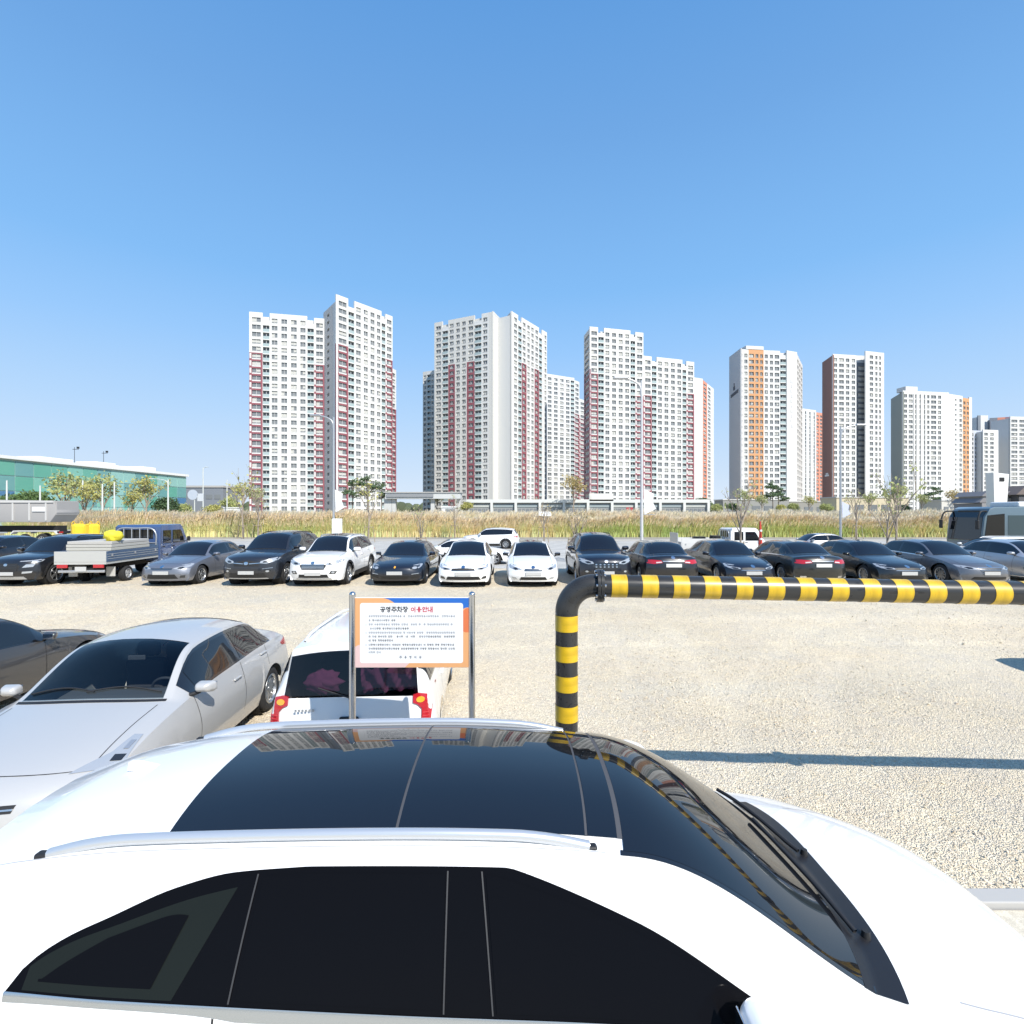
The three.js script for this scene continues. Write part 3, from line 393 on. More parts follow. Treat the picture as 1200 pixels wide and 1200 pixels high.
class Loft {
  constructor(stations, o = {}) {
    const sc = o.scale || [1, 1, 1];
    this.st = stations.map(r => r.map((v, i) => (i < 2 ? v * sc[0] : i === 11 ? v : [2, 4, 6, 8, 10].includes(i) ? v * sc[1] : v * sc[2])));
    this.wheels = o.wheels.map(w => ({ x: w.x * sc[0], r: w.r, R: w.R || w.r + .045 })); this.track = o.track * sc[2]; this.crownPow = o.crownPow || 2.3;
    const st = this.st; this.W = Math.max(...st.map(r => r[5])); this.s = [0]; for (let i = 1; i < st.length; i++) this.s.push(this.s[i - 1] + Math.hypot(st[i][0] - st[i - 1][0], st[i][10] - st[i - 1][10], (st[i][6] - st[i - 1][6]) * .5) + 1e-4);
    this.segs = []; let a = 0; for (let i = 1; i < st.length; i++) if (i === st.length - 1 || st[i][11]) { const xs = this.s.slice(a, i + 1); this.segs.push({ s0: xs[0], s1: xs[xs.length - 1], f: Array.from({ length: 11 }, (_, c) => pchip(xs, st.slice(a, i + 1).map(r => r[c]))) }); a = i; }
  }
  row(s) { s = clamp(s, 0, this.s[this.s.length - 1]); let g = this.segs[this.segs.length - 1]; for (const k of this.segs) if (s <= k.s1) { g = k; break; } return g.f.map(f => f(s)); }
  sAt(x) { let lo = 0, hi = this.s[this.s.length - 1]; let a = this.s.findIndex((_, i) => this.st[i][0] === Math.max(...this.st.map(r => r[0]))); let b = this.s.length - 1; const mn = Math.min(...this.st.map(r => r[0])); b = this.st.findIndex(r => r[0] === mn); lo = this.s[a]; hi = this.s[b]; for (let k = 0; k < 40; k++) { const m = (lo + hi) / 2; if (this.row(m)[0] > x) lo = m; else hi = m; } return (lo + hi) / 2; }
  xw(r, w) { return r[0] - r[1] * Math.pow(w / this.W, 3); }
  // t in 0..1 sill to belt, 1..2 belt to rail, 2..3 rail to centre line; side +1 / -1
  pt(s, t, side = 1, r = this.row(s)) {
    let y, w; const [, , sy, sw, my, mw, by, bw, ry, rw, cy] = r;
    if (t <= 1) {
      let y0 = sy; const xm = this.xw(r, mw); for (const k of this.wheels) { const q = k.R * k.R - (xm - k.x) ** 2; if (q > 0) y0 = Math.max(y0, Math.min(by - .03, k.r + Math.sqrt(q))); }
      y = lerp(y0, by, t); w = y < my ? mw - (mw - sw) * Math.pow((my - y) / Math.max(1e-4, my - sy), 2) : mw - (mw - bw) * Math.pow((y - my) / Math.max(1e-4, by - my), 1.7);
    } else if (t <= 2) { const f = t - 1; y = lerp(by, ry, f); w = lerp(bw, rw, f) + .10 * (ry - by) * f * (1 - f); }
    else { const f = 1 - (t - 2); w = rw * f; y = ry + (cy - ry) * (1 - Math.pow(f, this.crownPow)); }
    return [this.xw(r, w), y, side * w];
  }
  grid(ss, rows) { // rows: list of [t, side]
    const pos = [], n = rows.length; for (const s of ss) { const r = this.row(s); for (const [t, sd] of rows) pos.push(...this.pt(s, t, sd, r)); }
    return { pos, n, m: ss.length };
  }
  body(skip) { // the painted shell; skip(s, t) leaves cells out
    const ss = []; for (let i = 0; i < this.s.length - 1; i++) { const L = this.s[i + 1] - this.s[i], k = Math.max(2, Math.ceil(L / .045)); for (let j = 0; j < k; j++) ss.push(this.s[i] + L * j / k); } ss.push(this.s[this.s.length - 1]);
    const ts = [0, .12, .25, .4, .55, .7, .85, .95, 1, 1.08, 1.3, 1.6, 1.85, 2, 2.04, 2.08, 2.16, 2.3, 2.5, 2.75, 3], rows = [...ts.map(t => [t, 1]), ...ts.slice(0, -1).reverse().map(t => [t, -1])];
    const g = this.grid(ss, rows), idx = []; for (let i = 0; i < g.m - 1; i++) for (let j = 0; j < g.n - 1; j++) { if (skip && skip((ss[i] + ss[i + 1]) / 2, (rows[j][0] + rows[j + 1][0]) / 2)) continue; const a = i * g.n + j, b = a + 1, c = a + g.n, d = c + 1; idx.push(a, c, b, b, c, d); }
    const geo = new THREE.BufferGeometry(); geo.setAttribute('position', new THREE.Float32BufferAttribute(g.pos, 3)); geo.setIndex(idx); this.tri = { pos: g.pos, idx }; return toCreasedNormals(geo, .62);
  }
  // a sheet lying on the body: fn(a, b) -> [s, t] for a, b in 0..1
  patch(fn, side, off, na = 16, nb = 8) {
    const pos = [], idx = [], e = .004; for (let i = 0; i <= na; i++) for (let j = 0; j <= nb; j++) {
      const [s, t] = fn(i / na, j / nb), t2 = Math.abs(t), sd = t < 0 ? -side : side, P = new V3(...this.pt(s, t2, sd)); const A = new V3(...this.pt(s + e, t2, sd)).sub(new V3(...this.pt(s - e, t2, sd))), B = new V3(...this.pt(s, Math.min(3, t2 + e), sd)).sub(new V3(...this.pt(s, t2 - e, sd))); const n = A.cross(B).normalize(); const c = new V3(P.x - 0, P.y - .7, P.z); if (n.dot(new V3(c.x * .15, P.y - .55, P.z)) < 0) n.negate(); P.addScaledVector(n, off); pos.push(P.x, P.y, P.z);
    }
    for (let i = 0; i < na; i++) for (let j = 0; j < nb; j++) { const a = i * (nb + 1) + j, b = a + 1, c = a + nb + 1, d = c + 1; side > 0 ? idx.push(a, c, b, b, c, d) : idx.push(a, b, c, b, d, c); }
    const geo = new THREE.BufferGeometry(); geo.setAttribute('position', new THREE.Float32BufferAttribute(pos, 3)); geo.setIndex(idx); geo.computeVertexNormals(); return geo;
  }
  // over the whole width of the top: f in -1..1 across, x from xa to xb
  top(xa, xb, fa, fb, off, na = 18, nb = 16, bow = 0) {
    const sa = this.sAt(xa), sb = this.sAt(xb), pos = [], idx = []; for (let i = 0; i <= na; i++) for (let j = 0; j <= nb; j++) { const f = lerp(fa, fb, j / nb), s = lerp(sa, sb, i / na) + bow * f * f, P = f2 => new V3(...this.pt(s, 2 + (1 - Math.abs(f2)), f2 < 0 ? -1 : 1)), p = P(f), A = new V3(...this.pt(s + .01, 3 - Math.abs(f), f < 0 ? -1 : 1)).sub(new V3(...this.pt(s - .01, 3 - Math.abs(f), f < 0 ? -1 : 1))), B = P(Math.min(1, f + .01)).sub(P(Math.max(-1, f - .01))), n = A.cross(B).normalize(); if (n.y < 0) n.negate(); p.addScaledVector(n, off); pos.push(p.x, p.y, p.z); }
    for (let i = 0; i < na; i++) for (let j = 0; j < nb; j++) { const a = i * (nb + 1) + j, b = a + 1, c = a + nb + 1, d = c + 1; idx.push(a, c, b, b, c, d); }
    const geo = new THREE.BufferGeometry(); geo.setAttribute('position', new THREE.Float32BufferAttribute(pos, 3)); geo.setIndex(idx); geo.computeVertexNormals(); const nn = geo.attributes.normal; if (nn.getY(Math.floor(nn.count / 2)) < 0) { idx.reverse(); geo.setIndex(idx); geo.computeVertexNormals(); } return geo;
  }
  depth(view) { // depth map of the shell seen from the front (F), rear (R) or side (S)
    this.maps = this.maps || {}; if (this.maps[view]) return this.maps[view];
    const { pos, idx } = this.tri, ax = view === 'S' ? 0 : 2, dp = view === 'S' ? 2 : 0, sg = view === 'R' ? -1 : 1, res = .008, u0 = view === 'S' ? -3.4 : -1.2, nu = view === 'S' ? 850 : 300, nv = 300, D = new Float32Array(nu * nv).fill(-1e3);
    for (let k = 0; k < idx.length; k += 3) { const p = [0, 1, 2].map(i => { const o = idx[k + i] * 3; return [(pos[o + ax] - u0) / res, pos[o + 1] / res, pos[o + dp] * sg]; }); const [a, b, c] = p, det = (b[0] - a[0]) * (c[1] - a[1]) - (c[0] - a[0]) * (b[1] - a[1]); if (Math.abs(det) < 1e-9) continue; const x0 = Math.max(0, Math.ceil(Math.min(a[0], b[0], c[0]) - .01)), x1 = Math.min(nu - 1, Math.floor(Math.max(a[0], b[0], c[0]) + .01)), y0 = Math.max(0, Math.ceil(Math.min(a[1], b[1], c[1]) - .01)), y1 = Math.min(nv - 1, Math.floor(Math.max(a[1], b[1], c[1]) + .01));
      for (let y = y0; y <= y1; y++) for (let x = x0; x <= x1; x++) { const l1 = ((x - a[0]) * (c[1] - a[1]) - (c[0] - a[0]) * (y - a[1])) / det, l2 = ((b[0] - a[0]) * (y - a[1]) - (x - a[0]) * (b[1] - a[1])) / det; if (l1 < -.02 || l2 < -.02 || l1 + l2 > 1.02) continue; const z = a[2] + l1 * (b[2] - a[2]) + l2 * (c[2] - a[2]); if (z > D[y * nu + x]) D[y * nu + x] = z; } }
    const f = (u, v) => { const x = (u - u0) / res, y = v / res, i = clamp(Math.floor(x), 0, nu - 2), j = clamp(Math.floor(y), 0, nv - 2); let s = 0, w = 0; for (const [di, dj] of [[0, 0], [1, 0], [0, 1], [1, 1]]) { const d = D[(j + dj) * nu + i + di]; if (d < -900) continue; const k = (di ? x - i : 1 - x + i) * (dj ? y - j : 1 - y + j) + 1e-6; s += d * k; w += k; } if (w > 0) return sg * s / w; for (let q = 1; q < 30; q++) for (const [di, dj] of [[q, 0], [-q, 0], [0, q], [0, -q]]) { const a = clamp(i + di, 0, nu - 1), b = clamp(j + dj, 0, nv - 1), d = D[b * nu + a]; if (d > -900) return sg * d; } return 0; };
    return this.maps[view] = f;
  }
  // a piece with outline poly ([z, y] for F and R, [x, y] for S) pressed onto the body, off metres proud
  decal(view, poly, off = .006, side = 1, cell = .05) {
    const D = this.depth(view), us = poly.map(p => p[0]), vs = poly.map(p => p[1]), u0 = Math.min(...us), u1 = Math.max(...us), v0 = Math.min(...vs), v1 = Math.max(...vs), pos = [], sg = view === 'R' ? -1 : 1;
    const put = (u, v, o) => { const d = D(view === 'S' ? u : u, v); return view === 'S' ? [u, v, side * (d + o)] : [d + sg * o, v, u]; };
    const clip = (pl, k, c, s) => { const out = []; for (let i = 0; i < pl.length; i++) { const a = pl[i], b = pl[(i + 1) % pl.length], ia = s * (a[k] - c) >= 0, ib = s * (b[k] - c) >= 0; if (ia) out.push(a); if (ia !== ib) { const f = (c - a[k]) / (b[k] - a[k]); out.push([lerp(a[0], b[0], f), lerp(a[1], b[1], f)]); } } return out; };
    const area = poly.reduce((s, p, i) => { const q = poly[(i + 1) % poly.length]; return s + p[0] * q[1] - q[0] * p[1]; }, 0), flip = (view === 'F') !== (area < 0) ? true : false;
    const tri = (a, b, c) => { if (view === 'S' ? side * area < 0 : flip) pos.push(...a, ...c, ...b); else pos.push(...a, ...b, ...c); };
    for (let u = u0; u < u1 - 1e-6; u += cell) for (let v = v0; v < v1 - 1e-6; v += cell) { let p = clip(poly, 0, u, 1); p = p.length ? clip(p, 0, u + cell, -1) : p; p = p.length ? clip(p, 1, v, 1) : p; p = p.length ? clip(p, 1, v + cell, -1) : p; if (p.length < 3) continue; const q = p.map(([a, b]) => put(a, b, off)); for (let i = 1; i < q.length - 1; i++) tri(q[0], q[i], q[i + 1]); }
    for (let i = 0; i < poly.length; i++) { const a = poly[i], b = poly[(i + 1) % poly.length], n = Math.max(1, Math.ceil(Math.hypot(a[0] - b[0], a[1] - b[1]) / cell)); for (let k = 0; k < n; k++) { const p = [lerp(a[0], b[0], k / n), lerp(a[1], b[1], k / n)], q = [lerp(a[0], b[0], (k + 1) / n), lerp(a[1], b[1], (k + 1) / n)], A = put(...p, off), B = put(...q, off), C = put(...q, -.02), E = put(...p, -.02); tri(A, E, C); tri(A, C, B); } }
    const g = new THREE.BufferGeometry(); g.setAttribute('position', new THREE.Float32BufferAttribute(pos, 3)); return toCreasedNormals(g, .5);
  }
}
const mirrorZ = g => { g = (g.index ? g.toNonIndexed() : g.clone()); const p = g.attributes.position; for (let i = 0; i < p.count; i++) p.setZ(i, -p.getZ(i)); for (let i = 0; i < p.count; i += 3) for (const k of Object.keys(g.attributes)) { const a = g.attributes[k]; for (let c = 0; c < a.itemSize; c++) { const t = a.getComponent(i + 1, c); a.setComponent(i + 1, c, a.getComponent(i + 2, c)); a.setComponent(i + 2, c, t); } } if (g.attributes.normal) { const n = g.attributes.normal; for (let i = 0; i < n.count; i++) n.setZ(i, -n.getZ(i)); } return g; };
const flipPoly = p => p.map(([a, b]) => [-a, b]).reverse();
const oval = (cx, cy, rx, ry, n = 14) => Array.from({ length: n }, (_, i) => [cx + rx * Math.cos(i / n * 2 * PI), cy + ry * Math.sin(i / n * 2 * PI)]);
const WHEEL = {}; // shared wheel shapes by radius and spoke count, axis along z, outer face at +z
function wheelGeo(r, spokes, hub = .62) {
  const key = r + '_' + spokes + hub; if (WHEEL[key]) return WHEEL[key]; const w = .105, rr = r * (hub + .06);
  const tyre = new THREE.LatheGeometry([[rr - .015, -w], [rr + .02, -w - .004], [r - .04, -w], [r - .012, -w + .02], [r, -w + .05], [r, w - .05], [r - .012, w - .02], [r - .04, w], [rr + .02, w + .004], [rr - .015, w - .01]].map(p => new THREE.Vector2(...p)), 36).rotateX(PI / 2);
  const R = [new THREE.LatheGeometry([[rr, -w + .01], [rr, w - .004], [rr - .018, w + .002], [rr - .026, w - .02], [rr - .05, -.02]].map(p => new THREE.Vector2(...p)), 36).rotateX(PI / 2), cyl(.055, .05, .05, 0, 0, w - .045, 14, 'z')];
  for (let i = 0; i < spokes; i++) { const a = i / spokes * 2 * PI, s = prism([[.035, -.026], [rr - .012, -.034 * (10 / (spokes + 5))], [rr - .012, .034 * (10 / (spokes + 5))], [.035, .026]], .022, .004); s.translate(0, 0, w - .052); s.rotateZ(a); R.push(s); }
  const back = cyl(rr - .03, rr - .03, .02, 0, 0, -.01, 24, 'z'); return WHEEL[key] = { tyre, rim: join(R), back };
}
// thin dark strips painted for the shaded gaps between panels on the top
function bonnetLines(L, x0, x1, f, add) { for (const q of [f, -f]) add('bonnet_gap_shade', L.top(x0, x1, q - .005, q + .005, .0015, 24, 1), MAT.trim); add('bonnet_gap_shade', L.top(x0 + .008, x0, -f, f, .0015, 1, 20), MAT.trim); }
function addWheels(car, L, spokes, rimMat = MAT.rim, hub) {
  for (const k of L.wheels) for (const sd of [1, -1]) { const g = wheelGeo(k.r, spokes, hub), w = sub('wheel', car, [k.x, k.r, sd * (L.track - .11)], [0, sd > 0 ? 0 : PI, 0]); part('tyre', g.tyre, MAT.rubber, w); part('rim', g.rim, rimMat, w); part('brake_disc', g.back, MAT.under, w); }
}
function liners(L) { const out = []; for (const k of L.wheels) for (const sd of [1, -1]) { const g = new THREE.CylinderGeometry(k.R + .004, k.R + .004, .34, 20, 1, true, -PI / 2, PI); g.rotateX(PI / 2); g.rotateZ(0); g.translate(k.x, k.r, sd * (L.track - .22)); out.push(g.toNonIndexed()); out.push(cyl(k.R, k.R, .02, k.x, k.r + .02, sd * (L.track - .40), 20, 'z')); } return join(out); }
// window band: polygons between pillars. panes: [xFront, xRear, slantFront, slantRear]
function sidePane(L, xf, xr, sf, sr, tLo, tHi, off, side, na = 18) { return L.patch((a, b) => { const x = lerp(xf, xr, a), lo = typeof tLo === 'function' ? tLo(x) : tLo, hi = typeof tHi === 'function' ? tHi(x) : tHi, t = lerp(lo, hi, b); return [L.sAt(x + lerp(sf, sr, a) * (t - 1)), t]; }, side, off, na, 6); }
function mirrorPart(car, x, y, z, s, mat) { // housing rounded and tapering to the front, a dark foot at the door
  for (const sd of [1, -1]) {
    const a = .075 * s, g = new RoundedBoxGeometry(a * 2, .125 * s, .215 * s, 4, .05 * s), p = g.attributes.position; for (let i = 0; i < p.count; i++) { const f = (p.getX(i) / a + 1) / 2, k = 1 - .42 * f * f; p.setY(i, p.getY(i) * k + .008 * f); p.setZ(i, (p.getZ(i) * k - .03 * f * s) * sd); } const idx = g.index; if (sd < 0 && idx) { const q = idx.array; for (let i = 0; i < q.length; i += 3) { const t = q[i]; q[i] = q[i + 1]; q[i + 1] = t; } } else if (sd < 0) { for (let i = 0; i < p.count; i += 3) { const v = [0, 1, 2].map(k => [p.getX(i + k), p.getY(i + k), p.getZ(i + k)]); p.setXYZ(i, ...v[1]); p.setXYZ(i + 1, ...v[0]); } } g.computeVertexNormals();
    const m = part('door_mirror', g.index || sd > 0 ? toCreasedNormals(g, .8) : g, mat, car, [x, y, sd * z]); part('mirror_glass', rb(.006, .088 * s, .165 * s, -a - .001, -.002, 0, .003, 1), MAT.mirrorGlass, m); part('mirror_foot', limb(new V3(.0, -.045 * s, -.06 * s * sd), new V3(.03, -.075 * s, -.16 * s * sd), .02, .026, 8), MAT.trim, m);
  }
}

// ---------------------------------------------------------------- car types
const SEDAN = [
  [2.18, .30, .19, .70, .195, .70, .20, .69, .20, .64, .20], [2.265, .33, .19, .74, .29, .80, .40, .80, .41, .73, .42], [2.23, .36, .19, .78, .38, .84, .57, .81, .59, .72, .61], [2.10, .36, .19, .80, .46, .86, .665, .81, .695, .71, .725],
  [1.85, .25, .19, .81, .5, .88, .74, .82, .77, .70, .81], [1.40, .16, .19, .82, .52, .89, .83, .825, .86, .69, .90], [.98, .20, .19, .82, .55, .89, .895, .825, .93, .705, .965, 1],
  [.20, .08, .19, .82, .56, .89, .93, .81, 1.325, .585, 1.40], [-.40, .01, .19, .82, .57, .89, .95, .81, 1.36, .60, 1.435], [-.98, -.06, .19, .82, .58, .89, .965, .80, 1.325, .59, 1.395], [-1.68, -.15, .2, .82, .6, .885, .965, .79, 1.0, .63, 1.045, 1],
  [-2.08, -.22, .22, .81, .58, .87, .93, .78, .965, .66, 1.015], [-2.21, -.26, .24, .79, .5, .86, .80, .80, .84, .69, .88], [-2.27, -.28, .25, .77, .42, .85, .56, .82, .57, .73, .58], [-2.19, -.28, .26, .70, .265, .70, .27, .69, .27, .64, .27]];
const SUV = [
  [2.24, .30, .24, .74, .245, .74, .25, .73, .25, .68, .25], [2.33, .34, .24, .80, .38, .85, .50, .84, .51, .76, .52], [2.31, .36, .24, .84, .48, .90, .72, .85, .74, .77, .76], [2.20, .34, .24, .86, .55, .92, .88, .86, .90, .77, .93], [1.90, .25, .24, .88, .6, .935, .96, .87, .98, .76, 1.03], [1.40, .18, .24, .88, .62, .94, 1.02, .87, 1.04, .75, 1.09],
  [1.05, .20, .24, .88, .62, .94, 1.05, .86, 1.075, .73, 1.12, 1], [.30, .09, .24, .88, .63, .94, 1.09, .845, 1.545, .60, 1.625], [-.40, .02, .24, .88, .64, .94, 1.11, .845, 1.60, .62, 1.69], [-1.30, -.03, .24, .88, .64, .94, 1.14, .84, 1.575, .61, 1.66], [-1.95, -.10, .25, .87, .64, .93, 1.17, .83, 1.50, .58, 1.585, 1], [-2.24, -.18, .25, .86, .6, .92, 1.10, .83, 1.13, .72, 1.165], [-2.33, -.24, .26, .85, .55, .90, .85, .85, .86, .77, .88], [-2.36, -.28, .26, .82, .42, .88, .56, .86, .57, .77, .58], [-2.28, -.28, .26, .74, .265, .74, .27, .73, .27, .68, .27]];
const VAN = [
  [2.16, .30, .2, .72, .205, .72, .21, .71, .21, .66, .21], [2.24, .34, .2, .78, .34, .83, .46, .82, .47, .74, .48], [2.22, .36, .2, .82, .44, .87, .66, .83, .68, .75, .70], [2.08, .34, .2, .83, .5, .89, .82, .84, .84, .75, .87], [1.75, .25, .2, .84, .55, .90, .91, .85, .93, .74, .98], [1.35, .2, .2, .84, .58, .905, .98, .85, 1.0, .73, 1.05, 1],
  [.40, .09, .2, .84, .6, .905, 1.04, .83, 1.44, .61, 1.51], [-.40, .02, .2, .84, .6, .905, 1.06, .83, 1.525, .655, 1.605], [-1.30, -.02, .2, .84, .6, .905, 1.08, .83, 1.53, .665, 1.61], [-2.02, -.07, .2, .84, .6, .90, 1.09, .82, 1.485, .665, 1.56, 1], [-2.19, -.10, .2, .84, .58, .89, .98, .82, 1.0, .715, 1.02], [-2.25, -.13, .22, .83, .5, .88, .74, .83, .75, .76, .76], [-2.28, -.15, .24, .80, .42, .86, .55, .83, .56, .76, .57], [-2.2, -.15, .25, .74, .255, .74, .26, .73, .26, .68, .26]];
function makeType(c) {
  const [sx, sy, sz] = c.scale || [1, 1, 1], L = new Loft(c.st, { scale: c.scale, wheels: c.wheels, track: c.track, crownPow: c.crownPow }), P = [], add = (name, geo, mat, parent) => P.push({ name, geo, mat, parent });
  const hole = (c.open || c.openRear) && (() => { const [x0, x1] = c.open ? c.shield : c.back, a = L.sAt(x0 * sx), b = L.sAt(x1 * sx), tm = c.open ? 2.08 : 2; return (s, t) => s > a && s < b && t > tm; })();
  const shell = L.body(); add('body', hole ? L.body(hole) : shell, 'paint');
  if (hole) L.body(hole); L.tri.idx.length && 0; if (hole) { L.body(); }
  add('wheel_liner', liners(L), MAT.under);
  { const x0 = c.wheels[0].x * sx, x1 = c.wheels[1].x * sx, w = L.track - .42; add('underbody', [bx(x0 - x1 + 1.1, .28, w * 2, (x0 + x1) / 2, .33 * sy, 0), bx(x0 - x1 - .9, .2, L.track * 1.72, (x0 + x1) / 2, .32 * sy, 0)], MAT.under); }
  const d = c.dlo; for (const sd of [1, -1]) {
    const k = v => v * sx; add('window_trim', sidePane(L, k(d.x[0]), k(d.x[1]), d.sl?.[0] || 0, d.sl?.[1] || 0, 1.015, d.hiT || 1.94, .003, sd), d.trim || MAT.blackGloss);
    for (const [a, b, sa, sb] of d.panes) add('side_window', sidePane(L, k(a), k(b), sa, sb, d.lo || 1.09, d.hi || 1.86, .006, sd), MAT.carGlass);
    if (d.chrome) add('window_chrome', sidePane(L, k(d.x[0]), k(d.x[1]), 0, 0, .975, 1.02, .007, sd), MAT.chrome);
  }
  if (!c.open) add('windshield', L.top(c.shield[0] * sx, c.shield[1] * sx, -.93, .93, .005), MAT.carGlass); else add('windshield', L.top(c.shield[0] * sx, c.shield[1] * sx, -.925, .925, .002), c.open);
  add('rear_window', L.top(c.back[0] * sx, c.back[1] * sx, -c.back[2], c.back[2], .005, 12, 16, c.back[3] || 0), c.openRear || MAT.carGlass);
  if (c.sunroof) add('sunroof', L.top(c.sunroof[0] * sx, c.sunroof[1] * sx, -.72, .72, .005), MAT.carGlass);
  add('cowl', L.top((c.shield[0] + .04) * sx, (c.shield[0] + .005) * sx, -.97, .97, .004, 4, 16), MAT.trim);
  if (c.rails) for (const sd of [1, -1]) { const pts = []; for (let i = 0; i <= 12; i++) { const x = lerp(c.rails[0], c.rails[1], i / 12) * sx, p = L.pt(L.sAt(x), 2.08, sd); pts.push([p[0], p[1] + (i === 0 || i === 12 ? 0 : .035), p[2]]); } add('roof_rail', tube(pts, .017, 30, 6), c.railMat || MAT.trim); }
  for (const [name, view, poly, mat, mirror, off] of c.pieces) { const q = view === 'S' ? poly.map(([a, b]) => [a * sx, b * sy]) : poly.map(([a, b]) => [a * sz, b * sy]); if (view === 'S') { for (const sd of [1, -1]) add(name, L.decal('S', q, off || .006, sd), mat); } else { add(name, L.decal(view, q, off || .006), mat); if (mirror) add(name, L.decal(view, flipPoly(q), off || .006), mat); } }
  bonnetLines(L, 2.02 * sx, (c.shield[0] + .10) * sx, .93, add); for (const x of c.seams || []) for (const sd of [1, -1]) add('door_gap_shade', L.patch((a, b) => [L.sAt(x * sx + (b - .5) * .009), lerp(.2, .985, a)], sd, .0016, 14, 1), MAT.trim);  // dark strips stand in for the shade inside the door gaps
  for (const x of c.handles || []) for (const sd of [1, -1]) { const p = L.pt(L.sAt(x * sx), .80, 1); add('door_handle', rb(.19, .03, .03, p[0], p[1], sd * (p[2] + .012), .013), c.handleMat || 'paint'); }
  for (const [view, y] of c.plates || []) { const D = L.depth(view)(0, y * sy), s = view === 'F' ? 1 : -1; add('number_plate', rb(.02, .115, .52, D + s * .012, y * sy, 0, .006, 1), view === 'F' ? MAT.plateGrey : MAT.plate); }
  if (c.sill) for (const sd of [1, -1]) add('side_cladding', L.patch((a, b) => [L.sAt(lerp(c.wheels[0].x * sx - c.wheels[0].r - .06, c.wheels[1].x * sx + c.wheels[1].r + .06, a)), lerp(.0, .2, b)], sd, .006, 16, 3), MAT.trim);
  if (c.archTrim) for (const k of L.wheels) { const ring = []; for (let i = 0; i <= 14; i++) { const a = PI * i / 14; ring.push([k.x + Math.cos(a) * (k.R + .065), k.r + Math.sin(a) * (k.R + .065)]); } for (let i = 14; i >= 0; i--) { const a = PI * i / 14; ring.push([k.x + Math.cos(a) * (k.R + .005), k.r + Math.sin(a) * (k.R + .005)]); } for (const sd of [1, -1]) add('arch_trim', L.decal('S', ring, .01, sd), MAT.trim); }
  return { L, P, c };
}
function place(t, label, paintMat, o) {
  const car = thing('parked_car', label, 'car', [o.x, o.y ?? gh(o.d), -o.d], o.yaw ?? -PI / 2, o.group); if (o.pitch) { car.rotation.order = 'YXZ'; car.rotation.z = o.pitch; } const made = {};
  for (const p of t.P) { if (o.skip && o.skip.includes(p.name)) continue; part(p.name, p.geo, p.mat === 'paint' ? paintMat : (o.swap && o.swap[p.name]) || p.mat, car); }
  addWheels(car, t.L, o.spokes || 10, o.rim || MAT.rim, o.hub); const sc = t.c.scale || [1, 1, 1], m = t.c.mirror; mirrorPart(car, m[0] * sc[0], m[1] * sc[1], m[2] * sc[2], m[3] || 1, o.mirrorMat || paintMat); return car;
}
const DL_SEDAN = { x: [.80, -1.52], panes: [[.66, -.36, -.05, 0], [-.46, -1.16, 0, -.12], [-1.20, -1.40, -.12, -.1]], lo: 1.08, hi: 1.86 };
const DL_SUV = { x: [.86, -2.02], panes: [[.70, -.28, -.05, 0], [-.38, -1.20, 0, -.08], [-1.28, -1.86, -.08, -.3]], lo: 1.07, hi: 1.87 };
const SW = [{ x: 1.38, r: .325 }, { x: -1.32, r: .325 }], UW = [{ x: 1.37, r: .37 }, { x: -1.33, r: .37 }];
// fronts and rears as outlines on the body ([across, height])
const HEADS = {
  swept: [['headlight', 'F', [[.36, .60], [.58, .575], [.78, .645], [.80, .715], [.66, .70], [.44, .645]], MAT.lamp, 1], ['headlight_lens', 'F', [[.50, .605], [.60, .60], [.68, .645], [.60, .665], [.52, .645]], MAT.lampDark, 1, .012]],
  slim: [['headlight', 'F', [[.40, .60], [.62, .59], [.79, .66], [.78, .70], [.62, .665], [.42, .64]], MAT.lamp, 1], ['headlight_lens', 'F', [[.46, .61], [.60, .603], [.66, .64], [.58, .65], [.48, .632]], MAT.lampDark, 1, .012]],
};
const SEDAN_REAR = [['tail_light', 'S', [[-1.99, .785], [-1.78, .82], [-1.74, .86], [-1.97, .895]], MAT.tail], ['headlight', 'S', [[2.04, .615], [1.80, .70], [1.70, .745], [1.78, .755], [2.0, .72]], MAT.lamp], ['tail_light', 'R', [[.36, .76], [.62, .74], [.80, .77], [.80, .87], [.66, .885], [.40, .86]], MAT.tail, 1], ['tail_light_insert', 'R', [[.42, .79], [.60, .78], [.60, .81], [.42, .82]], MAT.tailWhite, 1, .012], ['rear_diffuser', 'R', [[-.6, .29], [.6, .29], [.62, .36], [-.62, .36]], MAT.trim]];
const SUV_FRONT = [['headlight', 'F', [[.42, .76], [.60, .74], [.80, .80], [.82, .89], [.66, .88], [.44, .82]], MAT.lamp, 1], ['headlight_lens', 'F', [[.50, .775], [.62, .77], [.70, .82], [.60, .84], [.52, .815]], MAT.lampDark, 1, .012], ['fog_lamp', 'F', [[.52, .46], [.70, .45], [.76, .54], [.58, .56]], MAT.lampDark, 1], ['fog_lens', 'F', oval(.64, .505, .05, .03), MAT.lamp, 1, .012]];
const SUV_REAR = [['tail_light', 'S', [[-2.27, .93], [-2.04, .96], [-2.02, 1.04], [-2.24, 1.06]], MAT.tail], ['headlight', 'S', [[2.14, .80], [1.88, .86], [1.80, .91], [1.9, .925], [2.08, .90]], MAT.lamp], ['tail_light', 'R', [[.52, .92], [.80, .90], [.82, 1.02], [.70, 1.06], [.54, 1.02]], MAT.tail, 1], ['rear_bumper_trim', 'R', [[-.7, .30], [.7, .30], [.74, .44], [-.74, .44]], MAT.trim]];
